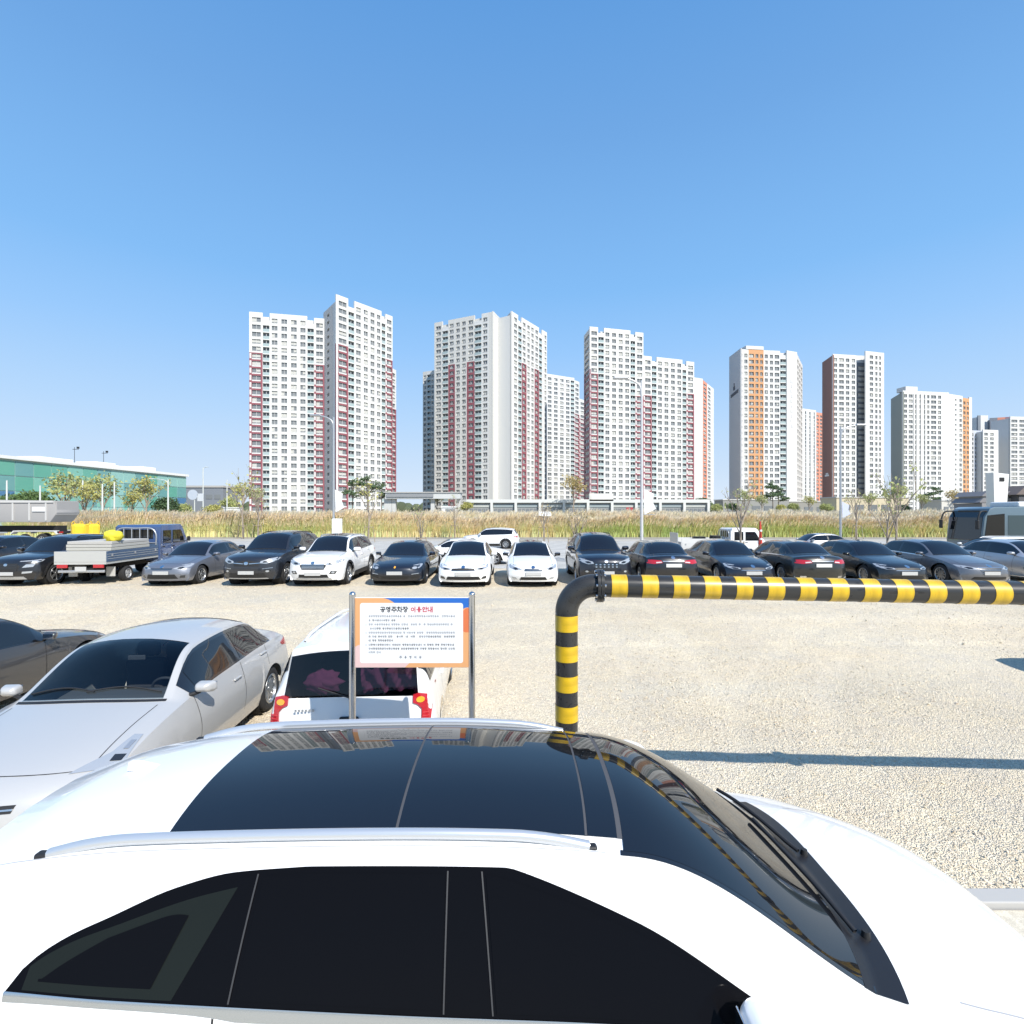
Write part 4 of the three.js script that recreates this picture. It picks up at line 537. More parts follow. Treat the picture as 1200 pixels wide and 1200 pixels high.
const bars = (n, z, y0, y1, mat, h = .016, taper = 0) => Array.from({ length: n }, (_, i) => { const y = lerp(y0, y1, n === 1 ? 0 : i / (n - 1)), w = z - taper * i; return ['grille_bar', 'F', [[-w, y], [w, y], [w, y + h], [-w, y + h]], mat, 0, .014]; });
const badge = (y, r = .045, view = 'F') => ['badge', view, oval(0, y, r * 1.4, r), MAT.chrome, 0, .018];
const SD = { st: SEDAN, wheels: SW, track: .86, dlo: DL_SEDAN, shield: [.955, .215], back: [-1.0, -1.62, .9], mirror: [.66, .985, .945], seams: [.80, -.42, -1.28], handles: [-.22, -1.14], plates: [['F', .47], ['R', .71]] };
const SU = { st: SUV, wheels: UW, track: .92, dlo: DL_SUV, shield: [1.02, .315], back: [-1.985, -2.215, .88], mirror: [.74, 1.17, .995, 1.2], seams: [.88, -.33, -1.24], handles: [-.12, -1.06], plates: [['F', .46], ['R', .80]], rails: [.1, -1.75], sill: 1 };
const TYPES = {
  avante: makeType({ ...SD, pieces: [...HEADS.swept, ['grille', 'F', [[-.34, .575], [.34, .575], [.36, .625], [-.36, .625]], MAT.trim], ...bars(1, .35, .595, .6, MAT.chrome, .012), ['lower_grille', 'F', [[-.52, .27], [.52, .27], [.44, .42], [-.44, .42]], MAT.trim], ['fog_lamp', 'F', [[.56, .30], [.70, .30], [.72, .38], [.60, .38]], MAT.lampDark, 1], badge(.672), ...SEDAN_REAR, badge(.93, .04, 'R')] }),
  midsize: makeType({ ...SD, scale: [1.065, 1.015, 1.02], wheels: [{ x: 1.36, r: .34 }, { x: -1.30, r: .34 }], pieces: [...HEADS.slim, ['grille', 'F', [[-.38, .57], [.38, .57], [.36, .635], [.14, .65], [-.14, .65], [-.36, .635]], MAT.trim], ['grille_surround', 'F', [[-.40, .556], [.40, .556], [.38, .57], [-.38, .57]], MAT.chrome], ['lower_grille', 'F', [[-.56, .27], [.56, .27], [.50, .38], [-.50, .38]], MAT.trim], ['fog_lamp', 'F', [[.58, .29], [.73, .31], [.74, .40], [.62, .37]], MAT.lampDark, 1], badge(.685), ...SEDAN_REAR, badge(.95, .04, 'R')] }),
  compact: makeType({ ...SD, scale: [1.0, 1.0, 1.0], sunroof: [.15, -.9], pieces: [...HEADS.swept, ['grille', 'F', [[-.30, .55], [.30, .55], [.28, .63], [-.28, .63]], MAT.trim], ...bars(3, .28, .565, .61, MAT.chrome, .008), ['lower_grille', 'F', [[-.46, .26], [.46, .26], [.40, .36], [-.40, .36]], MAT.trim], ['fog_lamp', 'F', [[.52, .28], [.68, .30], [.70, .36], [.58, .35]], MAT.lamp, 1], badge(.68), ...SEDAN_REAR] }),
  executive: makeType({ ...SD, scale: [1.10, 1.025, 1.045], wheels: [{ x: 1.36, r: .345 }, { x: -1.32, r: .345 }], dlo: { ...DL_SEDAN, chrome: 1 }, pieces: [...HEADS.swept, ['grille', 'F', [[-.26, .44], [.26, .44], [.36, .64], [-.36, .64]], MAT.trim], ...bars(4, .29, .47, .60, MAT.chrome, .01, -.02), ['grille_surround', 'F', [[-.38, .64], [.38, .64], [.37, .656], [-.37, .656]], MAT.chrome], ['lower_grille', 'F', [[-.56, .26], [.56, .26], [.5, .35], [-.5, .35]], MAT.trim], badge(.695), ['tail_light', 'R', [[.34, .79], [.62, .75], [.80, .77], [.80, .88], [.64, .89], [.38, .87]], MAT.tail, 1], ['tail_light_insert', 'R', [[.36, .80], [.54, .78], [.54, .82], [.38, .835]], MAT.tailWhite, 1, .012], ['trunk_chrome', 'R', [[-.34, .835], [.34, .835], [.34, .855], [-.34, .855]], MAT.chrome], ['exhaust_tip', 'R', [[.5, .30], [.66, .30], [.66, .36], [.5, .36]], MAT.chrome, 1], badge(.96, .045, 'R')] }),
  sport: makeType({ ...SD, scale: [1.09, .985, 1.07], wheels: [{ x: 1.36, r: .35 }, { x: -1.34, r: .35 }], mirror: [.66, 1.0, .93], pieces: [['headlight', 'F', oval(.60, .635, .14, .075, 16), MAT.lampDark, 1], ['headlight_lens', 'F', oval(.60, .64, .07, .04), MAT.lamp, 1, .014], ['lower_grille', 'F', [[-.42, .27], [.42, .27], [.46, .37], [-.46, .37]], MAT.trim], ['side_intake', 'F', [[.50, .28], [.74, .32], [.74, .44], [.52, .42]], MAT.trim, 1], ['intake_lamp', 'F', [[.52, .425], [.73, .445], [.73, .46], [.52, .44]], MAT.lamp, 1, .012], ['badge', 'F', oval(0, .665, .03, .035), MAT.amber, 0, .012], ...SEDAN_REAR] }),
  santa: makeType({ ...SU, dlo: { ...DL_SUV, panes: [[.70, -.28, -.05, 0], [-.38, -1.20, 0, -.08], [-1.28, -1.72, -.08, -.3]] }, sunroof: [.25, -.75], archTrim: 1, railMat: MAT.galv, pieces: [...SUV_FRONT, ['grille', 'F', [[-.36, .60], [.36, .60], [.44, .74], [.36, .78], [-.36, .78], [-.44, .74]], MAT.trim], ...bars(4, .37, .625, .755, MAT.chrome, .02), ['lower_grille', 'F', [[-.50, .33], [.50, .33], [.46, .44], [-.46, .44]], MAT.trim], ['skid_plate', 'F', [[-.6, .262], [.6, .262], [.56, .32], [-.56, .32]], MAT.galv], badge(.83), ...SUV_REAR] }),
  rexton: makeType({ ...SU, scale: [1.03, 1.06, 1.03], pieces: [...SUV_FRONT, ['grille', 'F', [[-.40, .66], [.40, .66], [.42, .78], [.12, .84], [-.12, .84], [-.42, .78]], MAT.trim], ['grille_wing', 'F', [[.10, .73], [.42, .755], [.42, .775], [.10, .755]], MAT.chrome, 1, .014], badge(.755, .05), ['lower_grille', 'F', [[-.62, .30], [.62, .30], [.56, .44], [-.56, .44]], MAT.trim], ['chrome_bar', 'F', [[.50, .575], [.78, .60], [.78, .615], [.50, .59]], MAT.chrome, 1, .012], ['tow_bar', 'F', [[-.66, .262], [.66, .262], [.62, .29], [-.62, .29]], MAT.galv], ...SUV_REAR] }),
  crossover: makeType({ ...SU, scale: [.96, .985, .98], archTrim: 1, pieces: [['headlight', 'F', [[.40, .86], [.80, .87], [.80, .90], [.60, .895], [.42, .885]], MAT.lamp, 1], ['lower_headlight', 'F', [[.50, .66], [.76, .68], [.80, .77], [.60, .77]], MAT.lamp, 1], ['fog_lamp', 'F', [[.50, .46], [.74, .48], [.76, .54], [.52, .53]], MAT.lamp, 1], ['grille', 'F', [[-.34, .52], [.34, .52], [.44, .70], [.36, .80], [-.36, .80], [-.44, .70]], MAT.trim], ...bars(3, .37, .58, .72, MAT.lampDark, .02), badge(.76), ['skid_plate', 'F', [[-.6, .262], [.6, .262], [.52, .36], [-.52, .36]], MAT.galv], ...SUV_REAR] }),
  bigsuv: makeType({ ...SU, scale: [1.02, 1.02, 1.0], pieces: [...SUV_FRONT, ['grille', 'F', [[-.38, .60], [.38, .60], [.46, .70], [.42, .80], [-.42, .80], [-.46, .70]], MAT.lampDark], ...Array.from({ length: 12 }, (_, i) => ['grille_stud', 'F', oval(-.34 + (i % 6) * .136, .66 + Math.floor(i / 6) * .075, .034, .022, 6), MAT.chrome, 0, .014]), ['lower_grille', 'F', [[-.50, .31], [.50, .31], [.46, .43], [-.46, .43]], MAT.trim], badge(.84), ...SUV_REAR] }),
};
TYPES.avanteNear = makeType({ ...TYPES.avante.c, scale: [1.04, 1.06, 1.10], open: new THREE.MeshPhysicalMaterial({ color: lin(.62, .68, .70), roughness: .02, transmission: 1, thickness: 0, ior: 1.5 }) });
const VANC = { st: VAN, wheels: [{ x: 1.35, r: .325 }, { x: -1.33, r: .325 }], track: .875, dlo: { x: [1.15, -2.0], panes: [[.98, -.10, -.05, 0], [-.20, -1.02, 0, 0], [-1.10, -1.80, 0, -.2]], lo: 1.07, hi: 1.86 }, shield: [1.32, .42], back: [-2.045, -2.185, 1.0], mirror: [1.0, 1.14, .99, 1.1], seams: [1.1, -.15, -1.06], handles: [.04, -.92], plates: [['F', .42], ['R', .62]], rails: [.2, -1.8], railMat: paint(.78, .78, .77),
  pieces: [['headlight', 'F', [[.42, .70], [.62, .68], [.80, .74], [.82, .84], [.66, .83], [.44, .76]], MAT.lamp, 1], ['grille', 'F', [[-.36, .58], [.36, .58], [.38, .68], [-.38, .68]], MAT.trim], ['lower_grille', 'F', [[-.5, .27], [.5, .27], [.46, .38], [-.46, .38]], MAT.trim]] };
TYPES.van = makeType(VANC); TYPES.vanNear = makeType({ ...VANC, openRear: new THREE.MeshPhysicalMaterial({ color: lin(.28, .28, .30), roughness: .02, transmission: 1, thickness: 0, ior: 1.5 }) });
// ---------------------------------------------------------------- the near white car (front to the right)
const HERO = [
  [2.42, .42, .22, .72, .225, .72, .23, .71, .23, .66, .23], [2.54, .46, .22, .80, .35, .86, .48, .85, .49, .76, .50], [2.54, .50, .22, .84, .45, .90, .72, .86, .74, .77, .76], [2.46, .48, .22, .86, .5, .92, .87, .87, .895, .78, .94], [2.24, .38, .22, .88, .55, .935, .965, .88, .985, .78, 1.045], [1.95, .28, .22, .88, .55, .94, 1.03, .88, 1.05, .77, 1.11], [1.50, .30, .22, .88, .6, .94, 1.095, .87, 1.12, .68, 1.165, 1],
  [.52, .13, .22, .88, .6, .94, 1.20, .85, 1.59, .60, 1.685], [-.40, .0, .22, .88, .6, .94, 1.235, .85, 1.635, .615, 1.74], [-1.40, -.04, .22, .88, .6, .94, 1.285, .85, 1.615, .61, 1.72], [-2.05, -.10, .22, .88, .6, .94, 1.325, .845, 1.545, .58, 1.64], [-2.34, -.14, .22, .87, .6, .93, 1.30, .84, 1.455, .55, 1.55, 1], [-2.52, -.2, .23, .86, .6, .92, 1.12, .84, 1.14, .70, 1.18], [-2.60, -.28, .24, .85, .55, .90, .85, .85, .86, .77, .88], [-2.64, -.30, .25, .82, .4, .87, .55, .85, .56, .76, .57], [-2.54, -.3, .25, .74, .255, .74, .26, .73, .26, .68, .26]];
{
  const L = new Loft(HERO, { wheels: [{ x: 1.45, r: .37 }, { x: -1.42, r: .37 }], track: .92, crownPow: 2.4 }), W = paint(.82, .82, .81, 0, .35);
  const car = thing('parked_car', 'white sport utility car with black glass roof and silver roof rails', 'car', [0, .02, -2.62], 0);
  part('body', L.body(), W, car); part('wheel_liner', liners(L), MAT.under, car); part('underbody', [bx(3.9, .28, 1.0, 0, .35, 0), bx(1.9, .2, 1.6, 0, .33, 0)], MAT.under, car); addWheels(car, L, 10);
  const rearArc = pchip([-1.81, -1.775, -1.67, -1.51, -1.29, -1.08, -.8], [1.01, 1.18, 1.40, 1.58, 1.79, 1.895, 1.93]), hi = x => (x > 0 ? 1.93 - .62 * Math.pow(x, 1.1) : x > -.8 ? 1.93 : rearArc(Math.max(-1.81, x))), cut = (d, f) => x => Math.max(f + .02, hi(x) - d);
  for (const sd of [1, -1]) {
    part('window_trim', sidePane(L, 1.30, -1.81, 0, 0, 1.0, hi, .003, sd, 90), MAT.sideGlass, car); part('window_chrome', sidePane(L, 1.25, -1.81, 0, 0, .968, 1.012, .008, sd, 40), std(.55, .57, .58, .25, { metalness: .9 }), car);
    { const m = new THREE.MeshPhysicalMaterial({ color: lin(.011, .0135, .012), roughness: .1, ior: 1.5, specularIntensity: .22 }); part('quarter_frit', sidePane(L, -1.21, -1.75, .20, 0, 1.03, cut(.05, 1.03), .0045, sd, 40), m, car); }
    part('side_window', sidePane(L, 1.18, -.02, 0, -.08, 1.04, cut(.05, 1.04), .006, sd, 40), MAT.sideGlass, car); part('side_window', sidePane(L, -.235, -.98, -.02, .02, 1.05, cut(.05, 1.05), .006, sd, 40), MAT.sideGlass, car);
    part('quarter_window', sidePane(L, -1.30, -1.70, .15, .0, 1.10, x => Math.max(1.12, hi(x) - .14 - .12 * Math.max(0, (-1.52 - x) / .18)) - .05 * Math.pow(Math.max(0, (x + 1.38) / .08), 2), .0075, sd, 40), MAT.sideGlass, car);
    for (const [x, sl] of [[-.035, -.08], [-.225, -.02], [-1.0, .02]]) part('window_seal', sidePane(L, x + .003, x - .003, sl, sl, 1.03, hi(x + sl) - .03, .0085, sd), std(.03, .03, .032, .6), car);
    const pts = []; for (let i = 0; i <= 16; i++) { const x = lerp(.33, -1.90, i / 16), p = L.pt(L.sAt(x), 2.10, sd); pts.push([p[0], p[1] + .028 * Math.sin(Math.min(1, Math.min(i, 16 - i) / 2.2) * PI / 2) - .004, p[2]]); }
    const g = tube(pts, .021, 48, 10), rm = part('roof_rail', g, std(.62, .635, .65, .32, { metalness: .6 }), car); part('rail_foot', [rb(.09, .03, .04, pts[16][0] - .01, pts[16][1] - .008, pts[16][2], .012), rb(.07, .03, .04, pts[0][0], pts[0][1] - .008, pts[0][2], .012)], MAT.trim, rm);
    part('roof_ditch', L.patch((a, b) => [L.sAt(lerp(.4, -2.2, a)), lerp(2.055, 2.062, b)], sd, .0015, 30, 1), std(.4, .4, .41, .5), car);
  }
  const seal = std(.07, .07, .075, .6);
  part('sunroof_rear_panel', L.top(-.481, -1.42, -.84, .84, .006, 26, 22), MAT.carGlass, car); part('sunroof_front_panel', L.top(.315, -.469, -.84, .84, .006, 26, 22), MAT.carGlass, car); part('roof_header_panel', L.top(.452, .327, -.84, .84, .006, 8, 22), MAT.carGlass, car);
  part('sunroof_seal', [L.top(-.468, -.482, -.84, .84, .0035, 2, 20), L.top(.328, .314, -.84, .84, .0035, 2, 20), L.top(.476, .451, -.84, .84, .0035, 2, 20)], seal, car);
  part('windshield', L.top(1.465, .475, -.925, .925, .005, 40, 26), MAT.carGlass, car); for (const e of [L.top(1.51, .462, -.955, -.92, .004, 40, 2), L.top(1.51, .462, .92, .955, .004, 40, 2)]) part('windshield_edge', e, MAT.blackGloss, car);
  part('cowl', L.top(1.585, 1.425, -.96, .96, .0055, 10, 30, -.035), std(.012, .012, .014, .4), car);
  for (const [f0, f1, x0, x1] of [[.62, -.28, 1.50, 1.32], [-.12, -.86, 1.51, 1.34]]) { const pts = []; for (let i = 0; i <= 10; i++) { const f = lerp(f0, f1, i / 10), x = lerp(x0, x1, Math.pow(i / 10, .8)), p = L.pt(L.sAt(x), 3 - Math.abs(f), f < 0 ? -1 : 1); pts.push([p[0], p[1] + .028, p[2]]); } const w = part('wiper', tube(pts, .011, 24, 6), MAT.trim, car); const q = L.pt(L.sAt(1.55), 3 - Math.abs(f0 - .02), f0 < 0 ? -1 : 1); part('wiper_pivot', cyl(.022, .015, .04, q[0], q[1] + .012, q[2], 10), MAT.trim, w); }
  part('rear_window', L.top(-2.355, -2.505, -.88, .88, .005, 10, 16), MAT.carGlass, car);
  { const p = L.pt(L.sAt(-1.86), 3, 1); part('roof_antenna', prism([[-.09, 0], [.09, 0], [-.04, .028], [-.085, .03]], .03, .006).translate(p[0], p[1] - .004, -.015), W, car); }
  for (const [n, v, poly, m] of [['headlight', 'F', [[.40, .76], [.62, .74], [.80, .80], [.82, .88], [.64, .87], [.42, .82]], MAT.lamp], ['fog_lamp', 'F', [[.50, .42], [.70, .42], [.74, .50], [.54, .52]], MAT.lampDark], ['tail_light', 'R', [[.46, .93], [.80, .92], [.82, 1.05], [.50, 1.03]], MAT.tail]]) { part(n, L.decal(v, poly), m, car); part(n, L.decal(v, flipPoly(poly)), m, car); }
  part('grille', L.decal('F', [[-.36, .60], [.36, .60], [.42, .74], [-.42, .74]]), MAT.trim, car); part('number_plate', rb(.02, .115, .52, 2.57, .50, 0, .006, 1), MAT.plate, car); part('number_plate', rb(.02, .115, .52, -2.635, .80, 0, .006, 1), MAT.plate, car);
  for (const x of [.93, -.15, -1.05]) for (const sd of [1, -1]) part('door_gap_shade', L.patch((a, b) => [L.sAt(x + (b - .5) * .008), lerp(.2, .96, a)], sd, .0016, 14, 1), MAT.trim, car);  // shaded door gaps drawn as thin dark strips
  for (const x of [.12, -.85]) for (const sd of [1, -1]) { const p = L.pt(L.sAt(x), .86, 1); part('door_handle', rb(.2, .032, .03, p[0], p[1], sd * (p[2] + .012), .013), W, car); }
  for (const x of [2.2]) for (const f of [.86, -.86]) part('bonnet_gap_shade', L.top(2.3, 1.82, f - .004, f + .004, .0015, 24, 1), std(.35, .35, .36, .6), car);  // grey strips paint the shade of the bonnet gaps
  mirrorPart(car, .86, 1.255, 1.0, 1.35, W);
}

// ---------------------------------------------------------------- near cars
const C = { white: paint(.80, .80, .79, 0, .38), pearl: paint(.82, .82, .80, 0, .38), silver: paint(.46, .47, .49, .55, .36), silver2: paint(.47, .465, .455, .15, .42), grey: paint(.15, .155, .17, .5, .36), greyDark: paint(.065, .062, .062, .45, .38), steelBlue: paint(.20, .21, .24, .55, .36), black: paint(.012, .012, .014, .2, .36), black2: paint(.010, .011, .012, .1, .36), navy: paint(.012, .015, .024, .3, .36), charcoal: paint(.022, .024, .03, .3, .36), green: paint(.016, .018, .017, .2, .36) };
{ // silver sedan with its interior
  const t = TYPES.avanteNear, car = place(t, 'silver sedan with clear windshield parked behind the white sport utility car', C.silver2, { x: -4.50, d: 6.34, yaw: -PI / 2 + .065, spokes: 10, skip: ['headlight', 'headlight_lens'] });
  const dk = std(.05, .05, .055, .8), md = std(.10, .10, .105, .8);
  const dash = prism([[-.02, .60], [.36, .60], [.36, .88], [.22, .915], [.05, .93], [-.02, .88]], 1.24, .02).translate(.30, -.015, -.62); part('dashboard', dash, md, car);
  const sw = part('steering_wheel', new THREE.TorusGeometry(.185, .016, 8, 28), dk, car, [.20, .86, -.36], [0, PI / 2 - .0, 0]); sw.rotation.set(0, -PI / 2, .0); sw.rotation.order = 'YXZ'; sw.rotation.x = -.42; part('wheel_hub', [rb(.12, .1, .04, 0, 0, 0, .02), bx(.34, .035, .02)], dk, sw);
  for (const z of [-.36, .36]) { const s = part('seat', [rb(.5, .16, .5, -.28, .42, z, .06), rb(.14, .62, .5, -.56, .74, z, .06)], dk, car); part('headrest', rb(.1, .2, .28, -.60, 1.16, z, .05), dk, s); }
  part('rear_bench', [rb(.5, .16, 1.2, -1.15, .42, 0, .05), rb(.16, .6, 1.2, -1.42, .75, 0, .05)], dk, car); part('cabin_floor', [bx(2.6, .04, 1.3, -.5, .27, 0), bx(.04, .6, 1.3, .72, .55, 0)], dk, car); part('cabin_mirror', rb(.03, .06, .2, .22, 1.26, 0, .02), dk, car);
  for (const sd of [1, -1]) { const hl = part('headlight', t.L.patch((a, b) => { const lo = lerp(.86, 1.3, Math.pow(a, .8)), hi = lerp(2.22, 1.75, a); return [t.L.sAt(lerp(2.13, 1.60, a)), lerp(lo, hi, b)]; }, sd, .006, 18, 8), MAT.lamp, car); part('headlight_lens', t.L.patch((a, b) => [t.L.sAt(lerp(2.02, 1.92, a)), lerp(1.2, 1.75, b)], sd, .011, 8, 5), MAT.lampDark, hl); part('turn_signal', t.L.patch((a, b) => [t.L.sAt(lerp(1.84, 1.70, a)), lerp(1.35, 1.6, b)], sd, .011, 8, 2), MAT.galv, hl); }
  part('phone_number_card', bx(.006, .05, .13, .74, .925, .20), MAT.white, car);
  for (const [z0, z1] of [[-.60, .05], [-.02, .58]]) { const pts = []; for (let i = 0; i <= 8; i++) { const z = lerp(z0, z1, i / 8), p = t.L.pt(t.L.sAt(.93 - .05 * Math.sin(i / 8 * PI)), 3 - Math.min(.95, Math.abs(z) / .68), z < 0 ? -1 : 1); pts.push([p[0], p[1] + .02, p[2]]); } part('wiper', tube(pts, .009, 20, 6), MAT.trim, car); }
}
place(TYPES.midsize, 'dark grey brown sedan beside the silver sedan, its door mirror showing', C.greyDark, { x: -8.42, d: 7.6, yaw: PI / 2 + .0, spokes: 10, swap: { window_chrome: MAT.chrome } });
{ // white people carrier seen from behind
  const t = TYPES.vanNear, L = t.L, car = place(t, 'white people carrier with red and amber tail lights behind the notice board', C.white, { x: -1.86, d: 7.67, yaw: PI / 2 + .06, spokes: 8 });
  for (const sd of [1, -1]) {
    const q = p => (sd > 0 ? p : flipPoly(p)); const tl = part('tail_light', L.decal('R', q([[.735, .62], [.84, .62], [.86, .85], [.855, 1.0], [.72, 1.035], [.66, 1.02], [.66, .94], [.755, .90], [.755, .80]]), .022), MAT.tail, car);
    part('tail_light_amber', L.decal('R', q(oval(.74, .97, .045, .03, 12)), .03), MAT.amber, tl); 
    for (let i = 0; i < 6; i++) part('tail_light_rib', L.decal('R', q([[.765, .65 + i * .036], [.83, .65 + i * .036], [.832, .658 + i * .036], [.765, .658 + i * .036]]), .026), std(.55, .05, .06, .3), tl);
  }
  part('tailgate_handle', [rb(.04, .075, .2, -2.262, .80, 0, .02)], MAT.trim, car); for (let i = 0; i < 6; i++) part('letter', bx(.004, .026, .022, -2.236, .90, -.56 + i * .036), MAT.galv, car); { const dk = std(.03, .03, .033, .9), pink = std(.58, .17, .36, .9); part('cargo_floor', [bx(3.4, .04, 1.3, -.5, .55, 0)], dk, car); part('rear_bench', [rb(.14, .62, 1.15, -1.3, .9, 0, .05), rb(.1, .18, .26, -1.32, 1.28, .33, .04), rb(.1, .18, .26, -1.32, 1.28, -.33, .04)], dk, car); const nz = valueNoise(6, rng(15)), g = new THREE.SphereGeometry(.17, 20, 14), q = g.attributes.position; for (let i = 0; i < q.count; i++) { const k = .72 + .5 * nz(q.getY(i) * 9 + 2, q.getZ(i) * 9 + 3); q.setXYZ(i, q.getX(i) * .5 * k, q.getY(i) * .85 * k, q.getZ(i) * 1.2 * k); } g.computeVertexNormals(); part('pink_cushion', g, pink, car, [-1.92, 1.10, -.36]);
    const b = new THREE.PlaneGeometry(.62, .34, 30, 12), w = b.attributes.position; for (let i = 0; i < w.count; i++) w.setZ(i, .03 * Math.sin(w.getX(i) * 34 + w.getY(i) * 12) + .05 * nz(w.getX(i) * 4 + 3, w.getY(i) * 4 + 3)); b.rotateY(-PI / 2); b.rotateZ(.45); b.computeVertexNormals(); part('pink_blanket', b, std(.58, .17, .36, .9, { side: THREE.DoubleSide }), car, [-1.88, 1.12, .36]); } part('rear_bumper_trim', L.decal('R', [[-.7, .28], [.7, .28], [.72, .36], [-.72, .36]]), MAT.trim, car);
  const wp = part('rear_wiper', tube([[-2.23, 1.02, .02], [-2.225, 1.06, -.12], [-2.19, 1.12, -.34]], .009, 12, 6), MAT.trim, car); part('wiper_pivot', cyl(.03, .03, .03, -2.23, 1.02, .02, 10, 'x'), MAT.trim, wp);
  for (const z of [-1, 1]) part('rear_pillar_glass', sidePane(L, -1.86, -2.0, -.15, -.1, 1.04, 1.9, .009, z), MAT.carGlass, car);
}
place(TYPES.bigsuv, 'unseen dark sport utility car added past the barrier end for its shadow on the gravel', C.charcoal, { x: 11.2, d: 7.05, yaw: -PI / 2 });  // out of view, added to cast the shadow at the right edge

// ---------------------------------------------------------------- the parked row (fronts about 17 m away) and the cars behind it
const ROWG = 'cars parked in the row';
const row = (type, label, mat, px, dFront, o = {}) => { const t = TYPES[type], half = (o.away ? -Math.min(...t.L.st.map(r => r[0])) : Math.max(...t.L.st.map(r => r[0]))); return place(t, label, mat, { x: X(px, dFront), d: dFront + half, yaw: (o.away ? PI / 2 : -PI / 2) + (o.yaw || 0), group: ROWG, ...o, y: .5 }); };
row('crossover', 'black crossover with split headlights beside the flatbed truck', C.black, 6, 16.9, { spokes: 5 });
row('avante', 'grey blue sedan between the flatbed truck and the dark sport utility car', C.steelBlue, 188, 17.0, { spokes: 5 });
row('rexton', 'dark navy sport utility car with winged chrome grille between grey sedan and white car', C.charcoal, 288, 16.9, { spokes: 5, rim: MAT.rim });
row('santa', 'white sport utility car with barred chrome grille and black roof glass in the row', C.white, 366, 16.8, { spokes: 5 });
row('sport', 'low black sports sedan with oval headlights', C.navy, 462, 17.0, { spokes: 10, rim: MAT.darkRim });
row('midsize', 'white sedan with slim dark grille beside the black sports sedan', C.pearl, 542.5, 16.7, { spokes: 5, rim: MAT.darkRim, mirrorMat: C.white });
row('compact', 'white compact sedan with dark glass roof and fine mesh grille', C.white, 625, 16.8, { spokes: 5, mirrorMat: C.black });
row('bigsuv', 'dark blue sport utility car with studded chrome grille behind the barrier elbow', C.navy, 711, 17.0, { spokes: 5 });
row('executive', 'black sedan parked tail first beside the dark blue sport utility car', C.black, 790, 16.9, { away: 1, spokes: 5 });
row('midsize', 'dark navy sedan with bright headlights between two black sedans seen from behind', C.navy, 884, 16.9, { spokes: 10 });
row('executive', 'black sedan parked tail first with a white rear plate, under the bare young tree', C.green, 966, 16.9, { away: 1, spokes: 10 });
row('midsize', 'black sedan with a glossy long bonnet beside the grey executive sedan', C.black2, 1066, 16.8, { spokes: 10 });
row('executive', 'dark grey executive sedan with chrome grille near the bus', C.grey, 1163, 16.8, { spokes: 10 });
row('midsize', 'pale silver sedan at the right end of the row', C.silver, 1278, 16.9, { spokes: 10 });
const road = (type, label, mat, px, d, yaw, o = {}) => place(TYPES[type], label, mat, { x: X(px, d), d, y: d < 22 ? .5 : ROAD_Y, yaw, group: 'cars on the road behind the row', ...o });
road('midsize', 'dark blue sedan behind the black crossover', C.navy, -4, 22.6, -PI / 2, { y: gh(22.6) }); road('midsize', 'white sedan standing crosswise behind the white slim grille sedan', C.white, 549, 29.3, .12, { spokes: 5 });
road('santa', 'white sport utility car driving on the far lane', C.white, 575, 42, PI - .1, { spokes: 10 }); road('avante', 'white sedan half hidden behind the white sport utility car of the row', C.white, 388, 29.5, 0);
road('executive', 'silver sedan driving on the road behind the black sedans', C.silver, 955, 36, PI); road('midsize', 'dark sedan mostly hidden behind the black long bonnet sedan', C.navy, 1002, 28.5, .2); road('van', 'white people carrier in front of the bus', C.white, 1163, 28.5, PI, {});
for (const [px, m, l] of [[244, paint(.45, .02, .03), 'bright red car on the street beyond the reeds'], [186, C.white, 'white car on the far street below the yellowing tree'], [146, C.greyDark, 'dark brown car on the far street before the blue glass'], [126, C.white, 'white car on the far street beside the lamp posts'], [514, C.white, 'white car before the entrance canopy'], [563, C.white, 'white car before the shop row']]) place(TYPES.compact, l, m, { x: X(px, 133.5), d: 133.5, y: 1.7, yaw: 0, group: 'cars on the far street' });

